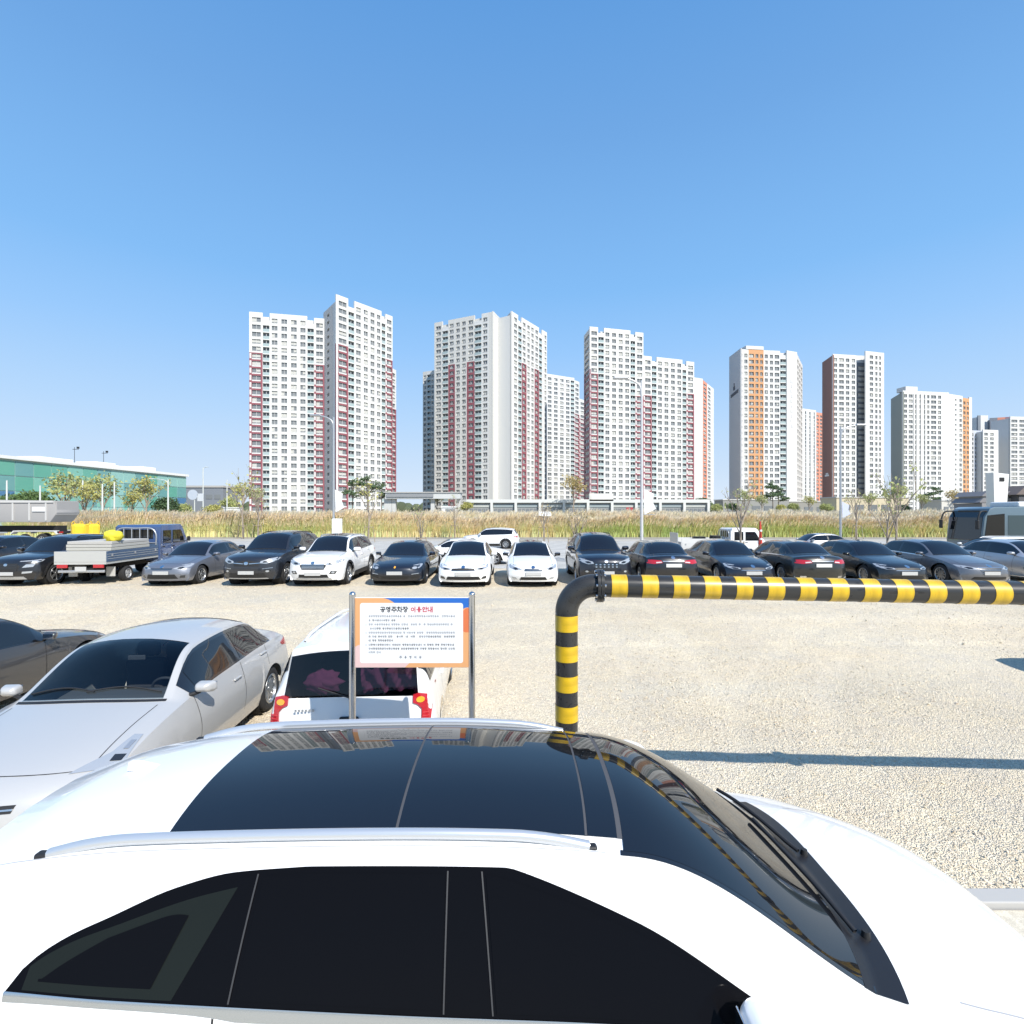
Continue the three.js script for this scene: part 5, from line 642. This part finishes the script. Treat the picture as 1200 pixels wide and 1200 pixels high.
// ---------------------------------------------------------------- height barrier: striped pipe portal
{
  const A = new V3(X(664, 4.45), 2.365, -4.45), far = new V3(9.3, 2.27, -4.02), dirv = far.clone().sub(A).normalize(), R = .097, t = thing('height_barrier', 'black pipe height barrier with yellow bands across the lot entrance', 'barrier', [A.x, 0, A.z]);
  const wear = noiseTex(256, 91, (dt, r, n) => { const a = valueNoise(6, r), b = valueNoise(40, r); for (let j = 0; j < n; j++) for (let i = 0; i < n; i++) { const u = i / n, v = j / n, sc = b(u, v * 3 % 1) > .86 ? 40 : 0, k = 238 - 34 * a(u, v) - sc * a(v, u) + 12 * (r() - .5), o2 = (j * n + i) * 4; dt[o2] = dt[o2 + 1] = k; dt[o2 + 2] = k - 4; dt[o2 + 3] = 255; } }), pipe = std(.042, .041, .041, .42, { map: wear, roughnessMap: wear }), yel = new THREE.MeshPhysicalMaterial({ color: lin(.86, .54, .013), roughness: .4, clearcoat: .4, clearcoatRoughness: .25, map: wear }), o = v => v.clone().sub(new V3(A.x, 0, A.z));
  const B = .24, top = A.y - B, e0 = new V3(0, top, 0), e1 = o(A).addScaledVector(dirv, B), P1 = o(far).addScaledVector(dirv, -B);
  part('post', cyl(R, R, top, 0, top / 2, 0, 32), pipe, t); part('base_plate', [rb(.36, .02, .36, 0, .01, 0, .005, 1)], MAT.galv, t);
  const arc = (c0, c1, corner) => new THREE.TubeGeometry(new THREE.QuadraticBezierCurve3(c0, corner, c1), 20, R, 28); class Arc extends THREE.Curve { constructor(a, m, b) { super(); this.a = a; this.m = m; this.b = b; } getPoint(f, v = new V3()) { const th = f * PI / 2, u = this.a.clone().sub(this.m), w = this.b.clone().sub(this.m); return v.copy(this.m).addScaledVector(u, 1 - Math.sin(th)).addScaledVector(w, 1 - Math.cos(th)); } }
  part('elbow', new THREE.TubeGeometry(new Arc(e0, o(A), e1), 24, R + .002, 32), pipe, t); part('crossbar', limb(e1, P1, R, R, 32), pipe, t);
  const p2 = o(far); part('elbow', new THREE.TubeGeometry(new Arc(P1, p2, new V3(p2.x, p2.y - B, p2.z)), 24, R + .002, 32), pipe, t); part('post', cyl(R, R, p2.y - B, p2.x, (p2.y - B) / 2, p2.z, 32), pipe, t); part('base_plate', rb(.36, .02, .36, p2.x, .01, p2.z, .005, 1), MAT.galv, t);
  const q = new THREE.Quaternion().setFromUnitVectors(new V3(0, 1, 0), dirv), put = (g, at) => { g.applyQuaternion(q); g.translate(at.x, at.y, at.z); return g; };
  for (const s of [B + .03, 4.28]) for (const k of [0, 1]) { const c = o(A).addScaledVector(dirv, s + k * .03), f = part('flange', put(cyl(.142, .142, .026, 0, 0, 0, 32), c), pipe, t); if (k) for (let i = 0; i < 8; i++) { const a = i / 8 * 2 * PI + .2; part('bolt', put(cyl(.014, .014, .085, Math.cos(a) * .12, -.015, Math.sin(a) * .12, 6), c), MAT.steel, f); } }
  const stripe = cyl(R + .0025, R + .0025, .134, 0, 0, 0, 32, 'y', true);
  for (let y = top - .085; y > .1; y -= .258) part('reflective_band', stripe.clone().translate(0, y, 0), yel, t); for (let y = p2.y - B - .085; y > .1; y -= .258) part('reflective_band', stripe.clone().translate(p2.x, y, p2.z), yel, t);
  const L = e1.distanceTo(P1); for (let s = .205; s < L - .1; s += .2595) { if (Math.abs(s - 4.06) < .13) continue; part('reflective_band', put(stripe.clone(), e1.clone().addScaledVector(dirv, s)), yel, t); }
}
// ---------------------------------------------------------------- notice board
{
  const d = 4.4, x0 = X(413, d), x1 = X(553, d), t = thing('notice_board', 'parking notice board with blue and orange border between two steel posts', 'sign', [(x0 + x1) / 2, 0, -d]), w = x1 - x0, yT = Y(700, d), yB = Y(782, d);
  const cv = document.createElement('canvas'); cv.width = 1024; cv.height = 608; const g = cv.getContext('2d'); g.fillStyle = '#f5b57c'; g.fillRect(0, 0, 1024, 608);
  g.fillStyle = '#f3cfc9'; g.beginPath(); g.moveTo(0, 430); g.quadraticCurveTo(60, 380, 110, 470); g.lineTo(500, 560); g.lineTo(450, 608); g.lineTo(0, 608); g.fill(); g.fillStyle = '#2f74cf'; g.beginPath(); g.moveTo(250, 0); g.quadraticCurveTo(330, 14, 370, 60); g.lineTo(950, 60); g.lineTo(955, 110); g.quadraticCurveTo(990, 80, 1024, 84); g.lineTo(1024, 0); g.fill(); g.fillStyle = '#ee8352'; g.beginPath(); g.moveTo(960, 130); g.quadraticCurveTo(1000, 80, 1024, 90); g.lineTo(1024, 300); g.quadraticCurveTo(975, 310, 960, 270); g.fill();
  g.fillStyle = '#fbfbfa'; g.beginPath(); g.roundRect(44, 44, 930, 526, 22); g.fill();
  const S = { // strokes in a unit square: polylines, circles [cx, cy, r]
    gong: [[[.15, .08], [.82, .08], [.80, .30]], [[.48, .34], [.48, .5]], [[.04, .5], [.96, .5]], [.5, .79, .18]], yeong: [[.28, .28, .19], [[.8, .0], [.8, .58]], [[.52, .18], [.8, .18]], [[.52, .38], [.8, .38]], [.55, .81, .17]],
    ju: [[[.1, .06], [.9, .06]], [[.5, .06], [.42, .3], [.08, .5]], [[.46, .2], [.92, .5]], [[.03, .64], [.97, .64]], [[.5, .64], [.5, 1]]], cha: [[[.18, .04], [.42, .04]], [[.03, .22], [.58, .22]], [[.3, .22], [.24, .6], [.02, .88]], [[.28, .5], [.58, .86]], [[.78, 0], [.78, 1]], [[.78, .48], [.97, .48]]],
    jang: [[[.05, .06], [.58, .06]], [[.3, .06], [.25, .32], [.03, .52]], [[.28, .24], [.58, .5]], [[.78, 0], [.78, .58]], [[.78, .28], [.97, .28]], [.52, .81, .17]], i: [[.32, .48, .26], [[.8, 0], [.8, 1]]], yong: [[.5, .17, .15], [[.34, .38], [.34, .53]], [[.66, .38], [.66, .53]], [[.04, .54], [.96, .54]], [.5, .82, .16]],
    an: [[.3, .28, .2], [[.78, 0], [.78, .64]], [[.78, .3], [.98, .3]], [[.2, .62], [.2, .92], [.88, .92]]], nae: [[[.06, .12], [.06, .78], [.42, .72]], [[.6, 0], [.6, 1]], [[.6, .48], [.86, .48]], [[.86, 0], [.86, 1]]],
  }, keys = Object.keys(S);
  const glyph = (k, x, y, s, lw, col) => { g.strokeStyle = col; g.lineWidth = lw; g.lineCap = 'round'; g.lineJoin = 'round'; for (const p of S[k]) { g.beginPath(); if (typeof p[0] === 'number') g.arc(x + p[0] * s, y + p[1] * s, p[2] * s, 0, 7); else p.forEach(([a, b], i) => (i ? g.lineTo(x + a * s, y + b * s) : g.moveTo(x + a * s, y + b * s))); g.stroke(); } };
  let x = 226; for (const k of ['gong', 'yeong', 'ju', 'cha', 'jang']) { glyph(k, x, 78, 46, 7.5, '#23262c'); x += 51; } x += 22; for (const k of ['i', 'yong', 'an', 'nae']) { glyph(k, x, 78, 46, 7.5, '#cf2645'); x += 51; }
  const r = rng(3), line = (y, a, b, dark) => { let px = a; while (px < b) { if (r() < .17) { px += 12; continue; } glyph(keys[Math.floor(r() * 9)], px, y, 17, 2.6, dark && r() < .75 ? '#23282f' : '#767c86'); px += 20; } };
  for (const [y, a, b, dk] of [[152, 122, 890, 0], [188, 122, 350, 1], [224, 122, 890, 0], [260, 122, 480, 1], [296, 122, 890, 0], [330, 122, 890, 1], [364, 122, 330, 1], [402, 122, 890, 1], [436, 122, 890, 1], [468, 122, 226, 0]]) line(y, a, b, dk); for (const [n, y] of [['1.', 166], ['2.', 238], ['3.', 310], ['4.', 416]]) { g.fillStyle = '#8a9099'; g.font = '20px sans-serif'; g.fillText(n, 92, y + 2); }
  for (let i = 0; i < 5; i++) glyph(keys[(i * 4 + 2) % 9], 400 + i * 44, 508, 22, 3, '#4a505a');
  const map = new THREE.CanvasTexture(cv); map.colorSpace = THREE.SRGBColorSpace;
  part('panel', rb(w - .05, yT - yB, .02, 0, (yT + yB) / 2, 0, .004, 1), MAT.white, t); const face = part('printed_face', new THREE.PlaneGeometry(w - .054, yT - yB - .006), std(.74, .74, .74, .45, { map }), t, [0, (yT + yB) / 2, .0125]);
  for (const s of [-1, 1]) { const p = part('post', cyl(.028, .028, Y(697, d), s * w / 2, Y(697, d) / 2, 0, 20), MAT.steel, t); part('post_cap', new THREE.SphereGeometry(.029, 16, 8, 0, 7, 0, PI / 2).translate(s * w / 2, Y(697, d), 0), MAT.steel, p); for (const y of [yT - .08, yB + .08]) part('bracket', rb(.05, .04, .03, s * (w / 2 - .03), y, -.012, .006, 1), MAT.steel, t); }
}
// ---------------------------------------------------------------- trucks
function smallTruck(label, o, body, bedMat, extras) {
  const t = thing('pickup_truck', label, 'truck', [o.x, o.y, -o.d], o.yaw), w = .83;
  const cab = prism([[.42, .62], [2.42, .62], [2.5, .75], [2.52, 1.1], [2.40, 1.2], [1.98, 1.88], [1.86, 1.95], [.55, 1.95], [.44, 1.88]], 1.6, .04).translate(0, 0, -.8); part('cab', toCreasedNormals(cab, .5), body, t);
  for (const s of [1, -1]) { part('side_window', prism([[.62, 1.26], [1.14, 1.26], [1.14, 1.76], [.62, 1.76]], .012, .004).translate(0, 0, s > 0 ? .84 : -.852), MAT.carGlass, t); part('side_window', prism([[1.28, 1.24], [2.16, 1.24], [1.90, 1.70], [1.82, 1.76], [1.28, 1.76]], .012, .004).translate(0, 0, s > 0 ? .84 : -.852), MAT.carGlass, t); for (const x of [1.2, .5]) part('door_gap_shade', bx(.012, 1.1, .004, x, 1.2, s * .8415), MAT.trim, t); for (const x of [1.34, .66]) part('door_handle', rb(.16, .035, .03, x, 1.12, s * .85, .01), MAT.trim, t); part('door_mirror', [rb(.09, .2, .12, 2.18, 1.36, s * 1.0, .03), limb(new V3(2.12, 1.22, s * .83), new V3(2.18, 1.34, s * .98), .015, .015)], MAT.trim, t); part('headlight', rb(.05, .16, .3, 2.53, .84, s * .6, .02), MAT.lamp, t); part('arch_step', rb(.75, .22, .06, 1.75, .62, s * .81, .03), MAT.trim, t); }  // door gap shade drawn as thin dark boxes
  { const g = new THREE.PlaneGeometry(1.44, .78); g.rotateY(PI / 2); g.rotateZ(.56); g.translate(2.24, 1.555, 0); part('windshield', g, MAT.carGlass, t); const b = new THREE.PlaneGeometry(1.2, .45); b.rotateY(-PI / 2); b.translate(.393, 1.58, 0); part('rear_window', b, MAT.carGlass, t); }
  part('front_bumper', rb(.12, .24, 1.62, 2.55, .5, 0, .04), body, t); part('chassis', [bx(4.7, .14, .7, -.1, .55, 0)], MAT.under, t);
  part('bed_floor', bx(2.9, .08, 1.66, -1.12, .76, 0), bedMat, t); for (const s of [1, -1]) { const p = part('side_gate', rb(2.84, o.gate || .36, .035, -1.12, .80 + (o.gate || .36) / 2, s * w, .01, 1), o.side || bedMat, t); for (let k = 0; k < 3; k++) part('gate_rib', bx(2.8, .012, .01, -1.12, .90 + k * .08, s * (w + .02)), bedMat, p); for (const x of [-2.3, -1.1, .1]) part('gate_latch', rb(.06, .1, .03, x, 1.02, s * (w + .03), .008, 1), MAT.galv, t); }
  part('tail_gate', rb(.035, .36, 1.66, -2.56, .98, 0, .01, 1), bedMat, t); part('head_board', rb(.04, .5, 1.66, .32, 1.05, 0, .01, 1), o.side || bedMat, t);
  const rk = MAT.galv, rr = part('guard_rack', tube([[.30, 1.2, -.76], [.30, 1.66, -.75], [.30, 1.84, -.6], [.30, 1.86, 0], [.30, 1.84, .6], [.30, 1.66, .75], [.30, 1.2, .76]], .028, 40, 8), rk, t); for (const z of [-.45, -.15, .15, .45]) part('rack_bar', cyl(.02, .02, .6, .30, 1.55, z, 8), rk, rr); part('rack_bar', limb(new V3(.30, 1.28, -.76), new V3(.30, 1.28, .76), .022, .022), rk, rr);
  part('rear_bumper', rb(.06, .09, 1.5, -2.5, .48, 0, .02), MAT.galv, t); for (const s of [1, -1]) { part('tail_light', rb(.05, .12, .34, -2.55, .66, s * .58, .015), MAT.tail, t); part('mud_guard', rb(.03, .34, .3, -2.02, .42, s * .62, .01, 1), bedMat, t); } part('number_plate', rb(.02, .16, .36, -2.55, .56, 0, .006, 1), MAT.plateGrey, t);
  for (const [x, r] of [[1.75, .30], [-1.35, .28]]) for (const s of [1, -1]) { const g = wheelGeo(r, 6, .55), k = sub('wheel', t, [x, r, s * .68], [0, s > 0 ? 0 : PI, 0]); part('tyre', g.tyre, MAT.rubber, k); part('rim', g.rim, MAT.galv, k); part('brake_disc', g.back, MAT.under, k); }
  extras?.(t); return t;
}
smallTruck('blue double cab flatbed truck with grey drop sides in the row', { x: X(89, 17.4), d: 17.4 + 2.5, y: .5, yaw: PI / 2 + .075, side: std(.06, .10, .17, .5) }, paint(.045, .085, .20, .1, .4), std(.42, .42, .40, .6), null);
{ const bx0 = X(89, 17.4); const l = thing('board_stack', 'grey stack of formwork boards lying on the blue flatbed truck', 'cargo', [bx0 - .06, 1.305, -18.95], .075); for (let k = 0; k < 6; k++) part('board', rb(1.5 - .02 * (k % 2), .1, 2.3 - .05 * k, .01 * (k % 2), .055 + k * .112, 0, .01, 1), std(.47 - .012 * (k % 3), .455 - .012 * (k % 3), .40, .85), l);
  const r = rng(8), g = new THREE.SphereGeometry(.3, 18, 12), p = g.attributes.position, nz = valueNoise(9, r); for (let i = 0; i < p.count; i++) { const k = .8 + .45 * nz(p.getX(i) + 2, p.getY(i) + p.getZ(i) + 3); p.setXYZ(i, p.getX(i) * k * .85, Math.max(-.17, p.getY(i) * k * .75), p.getZ(i) * k); } g.computeVertexNormals(); tag(part('yellow_sack', g, std(.78, .66, .04, .7), scene, [bx0 + .58, 2.14, -18.3]), 'crumpled bright yellow sack on the stacked boards of the blue truck', 'sack'); }
smallTruck('white double cab pickup truck standing on the road behind the parked row', { x: X(842, 31.5), d: 31.5, y: ROAD_Y, yaw: 0, gate: .55 }, C.white, std(.55, .55, .54, .6), t => { part('tool_box', [rb(.5, .7, .5, -.3, 1.17, .2, .02), rb(.7, .62, .4, -1.1, 1.12, -.3, .02)], MAT.trim, t); part('tail_frame', [rb(.04, .75, 1.5, -2.75, 1.32, 0, .01)], MAT.galv, t); });
{ // dump truck, tail to the right
  const d = 46, t = thing('dump_truck', 'pale grey dump truck with dusty tipper body beside the glass hall trees', 'truck', [X(80, d) - 3.9, ROAD_Y, -d], PI), bodyM = std(.32, .31, .30, .7), w = 1.2;
  part('tipper_body', toCreasedNormals(prism([[-3.3, 2.1], [3.0, 2.1], [3.2, 2.4], [3.2, 3.9], [3.0, 4.0], [-3.7, 3.9], [-3.9, 2.9]], 2.3, .04).translate(0, 0, -1.15), .4), bodyM, t); for (let k = 0; k < 5; k++) for (const s of [1, -1]) part('body_rib', bx(.12, 1.6, .07, -3.0 + k * 1.45, 3.0, s * 1.22), std(.5, .49, .47, .7), t); for (const s of [1, -1]) { part('body_rail', bx(6.9, .18, .1, -.2, 3.86, s * 1.23), std(.5, .49, .47, .7), t); part('white_panel', bx(1.1, .4, .04, -2.4, 3.2, s * 1.265), MAT.white, t); part('side_guard', bx(2.4, .1, .06, 1.6, 1.15, s * 1.18), MAT.galv, t); for (const [a, b] of [[-3.1, -.4]]) part('fender', prism([[a - .9, 1.0], [a - .6, 1.32], [b + .3, 1.32], [b + .6, 1.0], [b + .5, 1.0], [b + .22, 1.24], [a - .55, 1.24], [a - .8, 1.0]], .5, 0).translate(0, 0, s > 0 ? .7 : -1.2), std(.55, .54, .52, .7), t); }
  part('chassis', bx(8, .55, .9, .6, 1.45, 0), MAT.under, t); part('tail_gate', rb(.1, 1.2, 2.3, -3.84, 3.3, 0, .03), bodyM, t); part('rear_light_bar', rb(.1, .25, 2.2, -3.9, 1.15, 0, .03), MAT.trim, t); for (const s of [1, -1]) part('tail_light', rb(.05, .16, .4, -3.97, 1.15, s * .8, .02), MAT.tail, t);
  part('cab', toCreasedNormals(prism([[3.5, .8], [5.3, .8], [5.4, 1.3], [5.25, 2.9], [5.0, 3.05], [3.5, 3.05]], 2.3, .05).translate(0, 0, -1.15), .4), C.white, t); part('windshield', bx(.03, .9, 2.0, 5.38, 2.3, 0), MAT.carGlass, t);
  for (const x of [4.4, -1.0, -2.5]) for (const s of [1, -1]) { const g = wheelGeo(.52, 8, .5), k = sub('wheel', t, [x, .52, s * 1.02], [0, s > 0 ? 0 : PI, 0]); part('tyre', g.tyre, MAT.rubber, k); part('rim', g.rim, MAT.galv, k); part('brake_disc', g.back, MAT.under, k); }
}
for (const [px, lev, lab] of [[92, 0, 'lower yellow bulk bag beside the dump truck tail'], [108, 0, 'lower yellow bulk bag behind the blue truck rack'], [92, 1, 'upper yellow bulk bag nearest the dump truck'], [108, 1, 'upper yellow bulk bag behind the blue truck rack']]) { const d = 28.6, t = thing('bulk_bag', lab, 'bag', [X(px, d), ROAD_Y + lev * 1.14, -d], px, 'yellow bulk bags'), g = new RoundedBoxGeometry(.56, 1.16, .6, 6, .16), p = g.attributes.position, nz = valueNoise(7, rng(px + lev)); for (let i = 0; i < p.count; i++) { const k = .84 + .32 * nz(Math.abs(p.getX(i)) * 2 + 1, p.getY(i) + 2 + Math.abs(p.getZ(i)) * 2); p.setX(i, p.getX(i) * k); p.setZ(i, p.getZ(i) * k); } g.computeVertexNormals(); g.translate(0, .58, 0); part('sack', g, std(.78, .52, .03, .75), t); for (const a of [-.18, .18]) part('loop', tube([[a - .08, 1.1, .2], [a, 1.3, .2], [a + .1, 1.1, .2]], .02, 10, 5), std(.7, .45, .03, .8), t); }
{ // bus, front to the left
  const d = 31.5, t = thing('bus', 'dark teal grey coach bus with big mirror arms and white roof unit', 'bus', [X(1113, d) + 6.5, ROAD_Y, -d], PI), body = paint(.11, .155, .18, .2, .35);
  part('body', toCreasedNormals(prism([[-5.6, .35], [5.35, .35], [5.55, .6], [5.6, 1.3], [5.45, 2.6], [5.15, 3.1], [4.9, 3.2], [-5.4, 3.2], [-5.6, 3.0]], 2.4, .06).translate(0, 0, -1.2), .5), body, t); const ws = prism([[5.66, 1.25], [5.67, 1.3], [5.535, 2.62], [5.30, 3.02], [5.27, 3.0], [5.5, 2.6], [5.63, 1.3]], 2.24, .005).translate(0, 0, -1.12); part('windshield', ws, MAT.carGlass, t);
  for (const s of [1, -1]) { part('front_side_window', prism([[4.35, 1.15], [5.45, 1.15], [5.5, 1.6], [5.35, 2.75], [4.35, 2.85]], .02, .004).translate(0, 0, s > 0 ? 1.256 : -1.276), MAT.carGlass, t); for (let k = 0; k < 5; k++) part('side_window', prism([[-5.3 + k * 1.9, 1.6], [-3.46 + k * 1.9, 1.6], [-3.46 + k * 1.9, 2.75], [-5.3 + k * 1.9, 2.75]], .012, .003).translate(0, 0, s > 0 ? 1.258 : -1.27), new THREE.MeshPhysicalMaterial({ color: lin(.05, .075, .085), roughness: .08 }), t); part('door_mirror', [tube([[5.2, 3.0, s * 1.1], [5.75, 2.95, s * 1.25], [5.95, 2.5, s * 1.28]], .045, 16, 8), rb(.12, .55, .22, 5.97, 2.2, s * 1.28, .05)], MAT.trim, t); part('sticker', bx(.75, .7, .006, 2.4, 1.45, s * 1.279), MAT.white, t); part('side_lettering', [bx(1.6, .3, .006, -.6, 1.75, s * 1.28)], std(.7, .72, .72, .6), t); part('headlight', rb(.06, .22, .5, 5.62, .85, s * .85, .03), MAT.lamp, t); }
  part('roof_unit', rb(4.6, .34, 1.9, .9, 3.4, 0, .1), MAT.white, t); part('destination_display', bx(.04, .3, 1.5, 5.33, 2.9, 0), MAT.trim, t); part('front_bumper', rb(.14, .35, 2.4, 5.62, .55, 0, .06), body, t);
  for (const x of [3.4, -3.0]) for (const s of [1, -1]) { const g = wheelGeo(.5, 8, .5), k = sub('wheel', t, [x, .5, s * 1.14], [0, s > 0 ? 0 : PI, 0]); part('tyre', g.tyre, MAT.rubber, k); part('rim', g.rim, MAT.galv, k); part('brake_disc', g.back, MAT.under, k); }
}
// ---------------------------------------------------------------- street lamps, banners, small things
function streetLamp(label, px, d, top, arm, o = {}) { const y = o.y ?? (d > 127 ? 1.7 : ROAD_Y), H = Y(top, d) - y, t = thing('street_lamp', label, 'street lamp', [X(px, d), y, -d], 0, o.group || 'street lamps'); part('pole', cyl(o.r || .09, (o.r || .09) * .6, H, 0, H / 2, 0, 12), o.mat || MAT.galv, t); part('base', cyl(.17, .14, .35, 0, .175, 0, 12), MAT.galv, t); if (arm) { part('arm', tube([[0, H - .9, 0], [arm * .12, H - .25, 0], [arm * .6, H + .05, 0], [arm, H + .12, 0]], .05, 20, 8), o.mat || MAT.galv, t); part('lamp_head', rb(.75, .12, .3, arm * 1.12, H + .13, 0, .05), o.mat || MAT.galv, t); }
  if (o.banner) { const [by0, by1, s] = o.banner, y0 = Y(by0, d) - y, y1 = Y(by1, d) - y; part('banner', prism([[.1 * s, y0], [.62 * s, y0 - .25], [.55 * s, (y0 + y1) / 2], [.72 * s, y1 + .3], [.14 * s, y1]], .012, .002), o.bannerMat || MAT.white, t); for (const yy of [y0, y1]) part('banner_rod', bx(.7, .03, .03, .35 * s, yy, 0), MAT.galv, t); } return t; }
streetLamp('tall street lamp with white banner before the V shaped tower', 391, 35, 489, -1.1, { banner: [574, 600, 1] }); streetLamp('tall street lamp with white banner behind the black tail first sedan', 752, 25.9, 446, -.95, { banner: [573, 603, 1], mat: std(.6, .6, .6, .45, { metalness: .3 }) }); streetLamp('street lamp with blue white banner before the brown sided tower', 985, 37, 500, 1.3, { banner: [588, 607, 1], bannerMat: std(.52, .55, .68, .7) });
{ const t = thing('electric_box', 'white utility box at the lamp before the V shaped tower', 'box', [X(395, 34.4), ROAD_Y, -34.4]); part('cabinet', rb(.55, 2.5, .5, 0, 1.25, 0, .03), MAT.white, t); part('cabinet_door', rb(.45, 2.2, .02, 0, 1.25, .26, .01, 1), MAT.white, t); }
for (const [px, d, top, arm, l] of [[197, 84, 562, -2.4, 'curved lamp post at the yellowing tree by the glass hall'], [134, 84, 565, 0, 'slim straight post before the blue glass panels'], [120, 80, 567, 0, 'thick white post beside the slim one at the glass hall'], [97, 80, 563, 0, 'white post behind the yellow green tree'], [47, 80, 569, 0, 'white post behind the dump truck bed'], [8, 78, 563, 0, 'white post at the hall front behind the dump truck'], [266, 125, 562, 0, 'thin pole beside the white shed'], [238, 125, 548, .8, 'tall thin lamp before the grey flat building']]) streetLamp(l, px, d, top, arm, { group: 'posts by the glass hall', mat: std(.6, .62, .6, .5), r: .16, y: ROAD_Y });
{ const t = thing('road_sign', 'round blue sign on a pole past the glass hall corner', 'sign', [X(228, 100), ROAD_Y, -100]); part('pole', cyl(.1, .08, 6, 0, 3, 0, 8), std(.6, .62, .6, .5), t); part('sign_plate', cyl(1, 1, .08, -.3, 6.3, .1, 20, 'z'), std(.45, .5, .58, .5), t); part('sign_plate', rb(1.2, 1.5, .08, 1.2, 5.8, .1, .05), std(.55, .58, .62, .5), t); }
{ const d = 27.6, t = thing('folded_parasol', 'folded red and white flag hanging on a thin pole before the white pickup', 'flag', [X(891, d), ROAD_Y, -d]); part('pole', cyl(.02, .02, 2.5, 0, 1.25, 0, 8), MAT.galv, t); const g = new THREE.CylinderGeometry(.03, .11, 1.8, 12, 8), p = g.attributes.position; for (let i = 0; i < p.count; i++) { const a = Math.atan2(p.getZ(i), p.getX(i)), k = 1 + .35 * Math.sin(a * 5 + p.getY(i) * 3); p.setX(i, p.getX(i) * k); p.setZ(i, p.getZ(i) * k); } g.computeVertexNormals(); g.translate(0, 1.55, 0); part('cloth', g, std(.55, .06, .04, .8), t); for (let k = 0; k < 3; k++) part('white_band', cyl(.075 + .02 * k, .07 + .015 * k, .1, .02, 1.95 - k * .45, 0, 12), MAT.white, t); }
{ const t = thing('net_fence_post', 'small white basketball style board on posts behind the far pavement', 'board', [X(638, 58), ROAD_Y, -57.2]); part('board', rb(1.4, .5, .05, 0, 2.75, 0, .01, 1), MAT.white, t); for (const s of [-.4, .4]) part('post', cyl(.04, .04, 2.6, s, 1.3, -.03, 8), MAT.galv, t); }
{ K = 1.08; // marks on the towers: emblem and lines of writing too small to read
  const wall = (A, B) => frameOf(A, B), mk = (label, f, items, m) => { const P = f.at(0, 0, 0), t = thing('wall_emblem', label, 'emblem', [P[0], 0, P[2]]), b = new Bag([P[0], 0, P[2]]); items.forEach(([s0, s1, y0, y1]) => slab(b, 'k', f, s0, s1, kt(y0), kt(y1), .02, .12)); const geo = b.geo('k'); part('lettering', geo, m, t).userData.kind = 'stuff'; };
  const f1 = wall(Q(854.5, 238), Q(868, 225)), L1 = f1.L; mk('dark small emblem and line of writing high on the grey side wall', f1, [[L1 * .38, L1 * .52, 58.2, 60], [L1 * .42, L1 * .48, 60.2, 61.4], ...Array.from({ length: 9 }, (_, i) => [L1 * (.16 + i * .075), L1 * (.205 + i * .075), 55.4 + .1 * i, 56.9 + .1 * i])], std(.06, .06, .07, .6));
  const f2 = wall(Q(922, 227.5), Q(934, 230)); mk('pale vertical writing down the white end wall', f2, Array.from({ length: 10 }, (_, i) => [f2.L * (.36 + .05 * (i % 2)), f2.L * (.60 - .06 * (i % 3)), 62 - i * 2.2 - 1.4, 62 - i * 2.2]), std(.55, .55, .56, .7));
  K = 1.12; const f3 = wall(Q(963.5, 250), Q(976, 238)); mk('small white emblem low on the brown side wall', f3, [[f3.L * .28, f3.L * .66, 20.0, 20.8], [f3.L * .36, f3.L * .58, 20.9, 21.6]], MAT.white);
}
renderer.render(scene, camera);
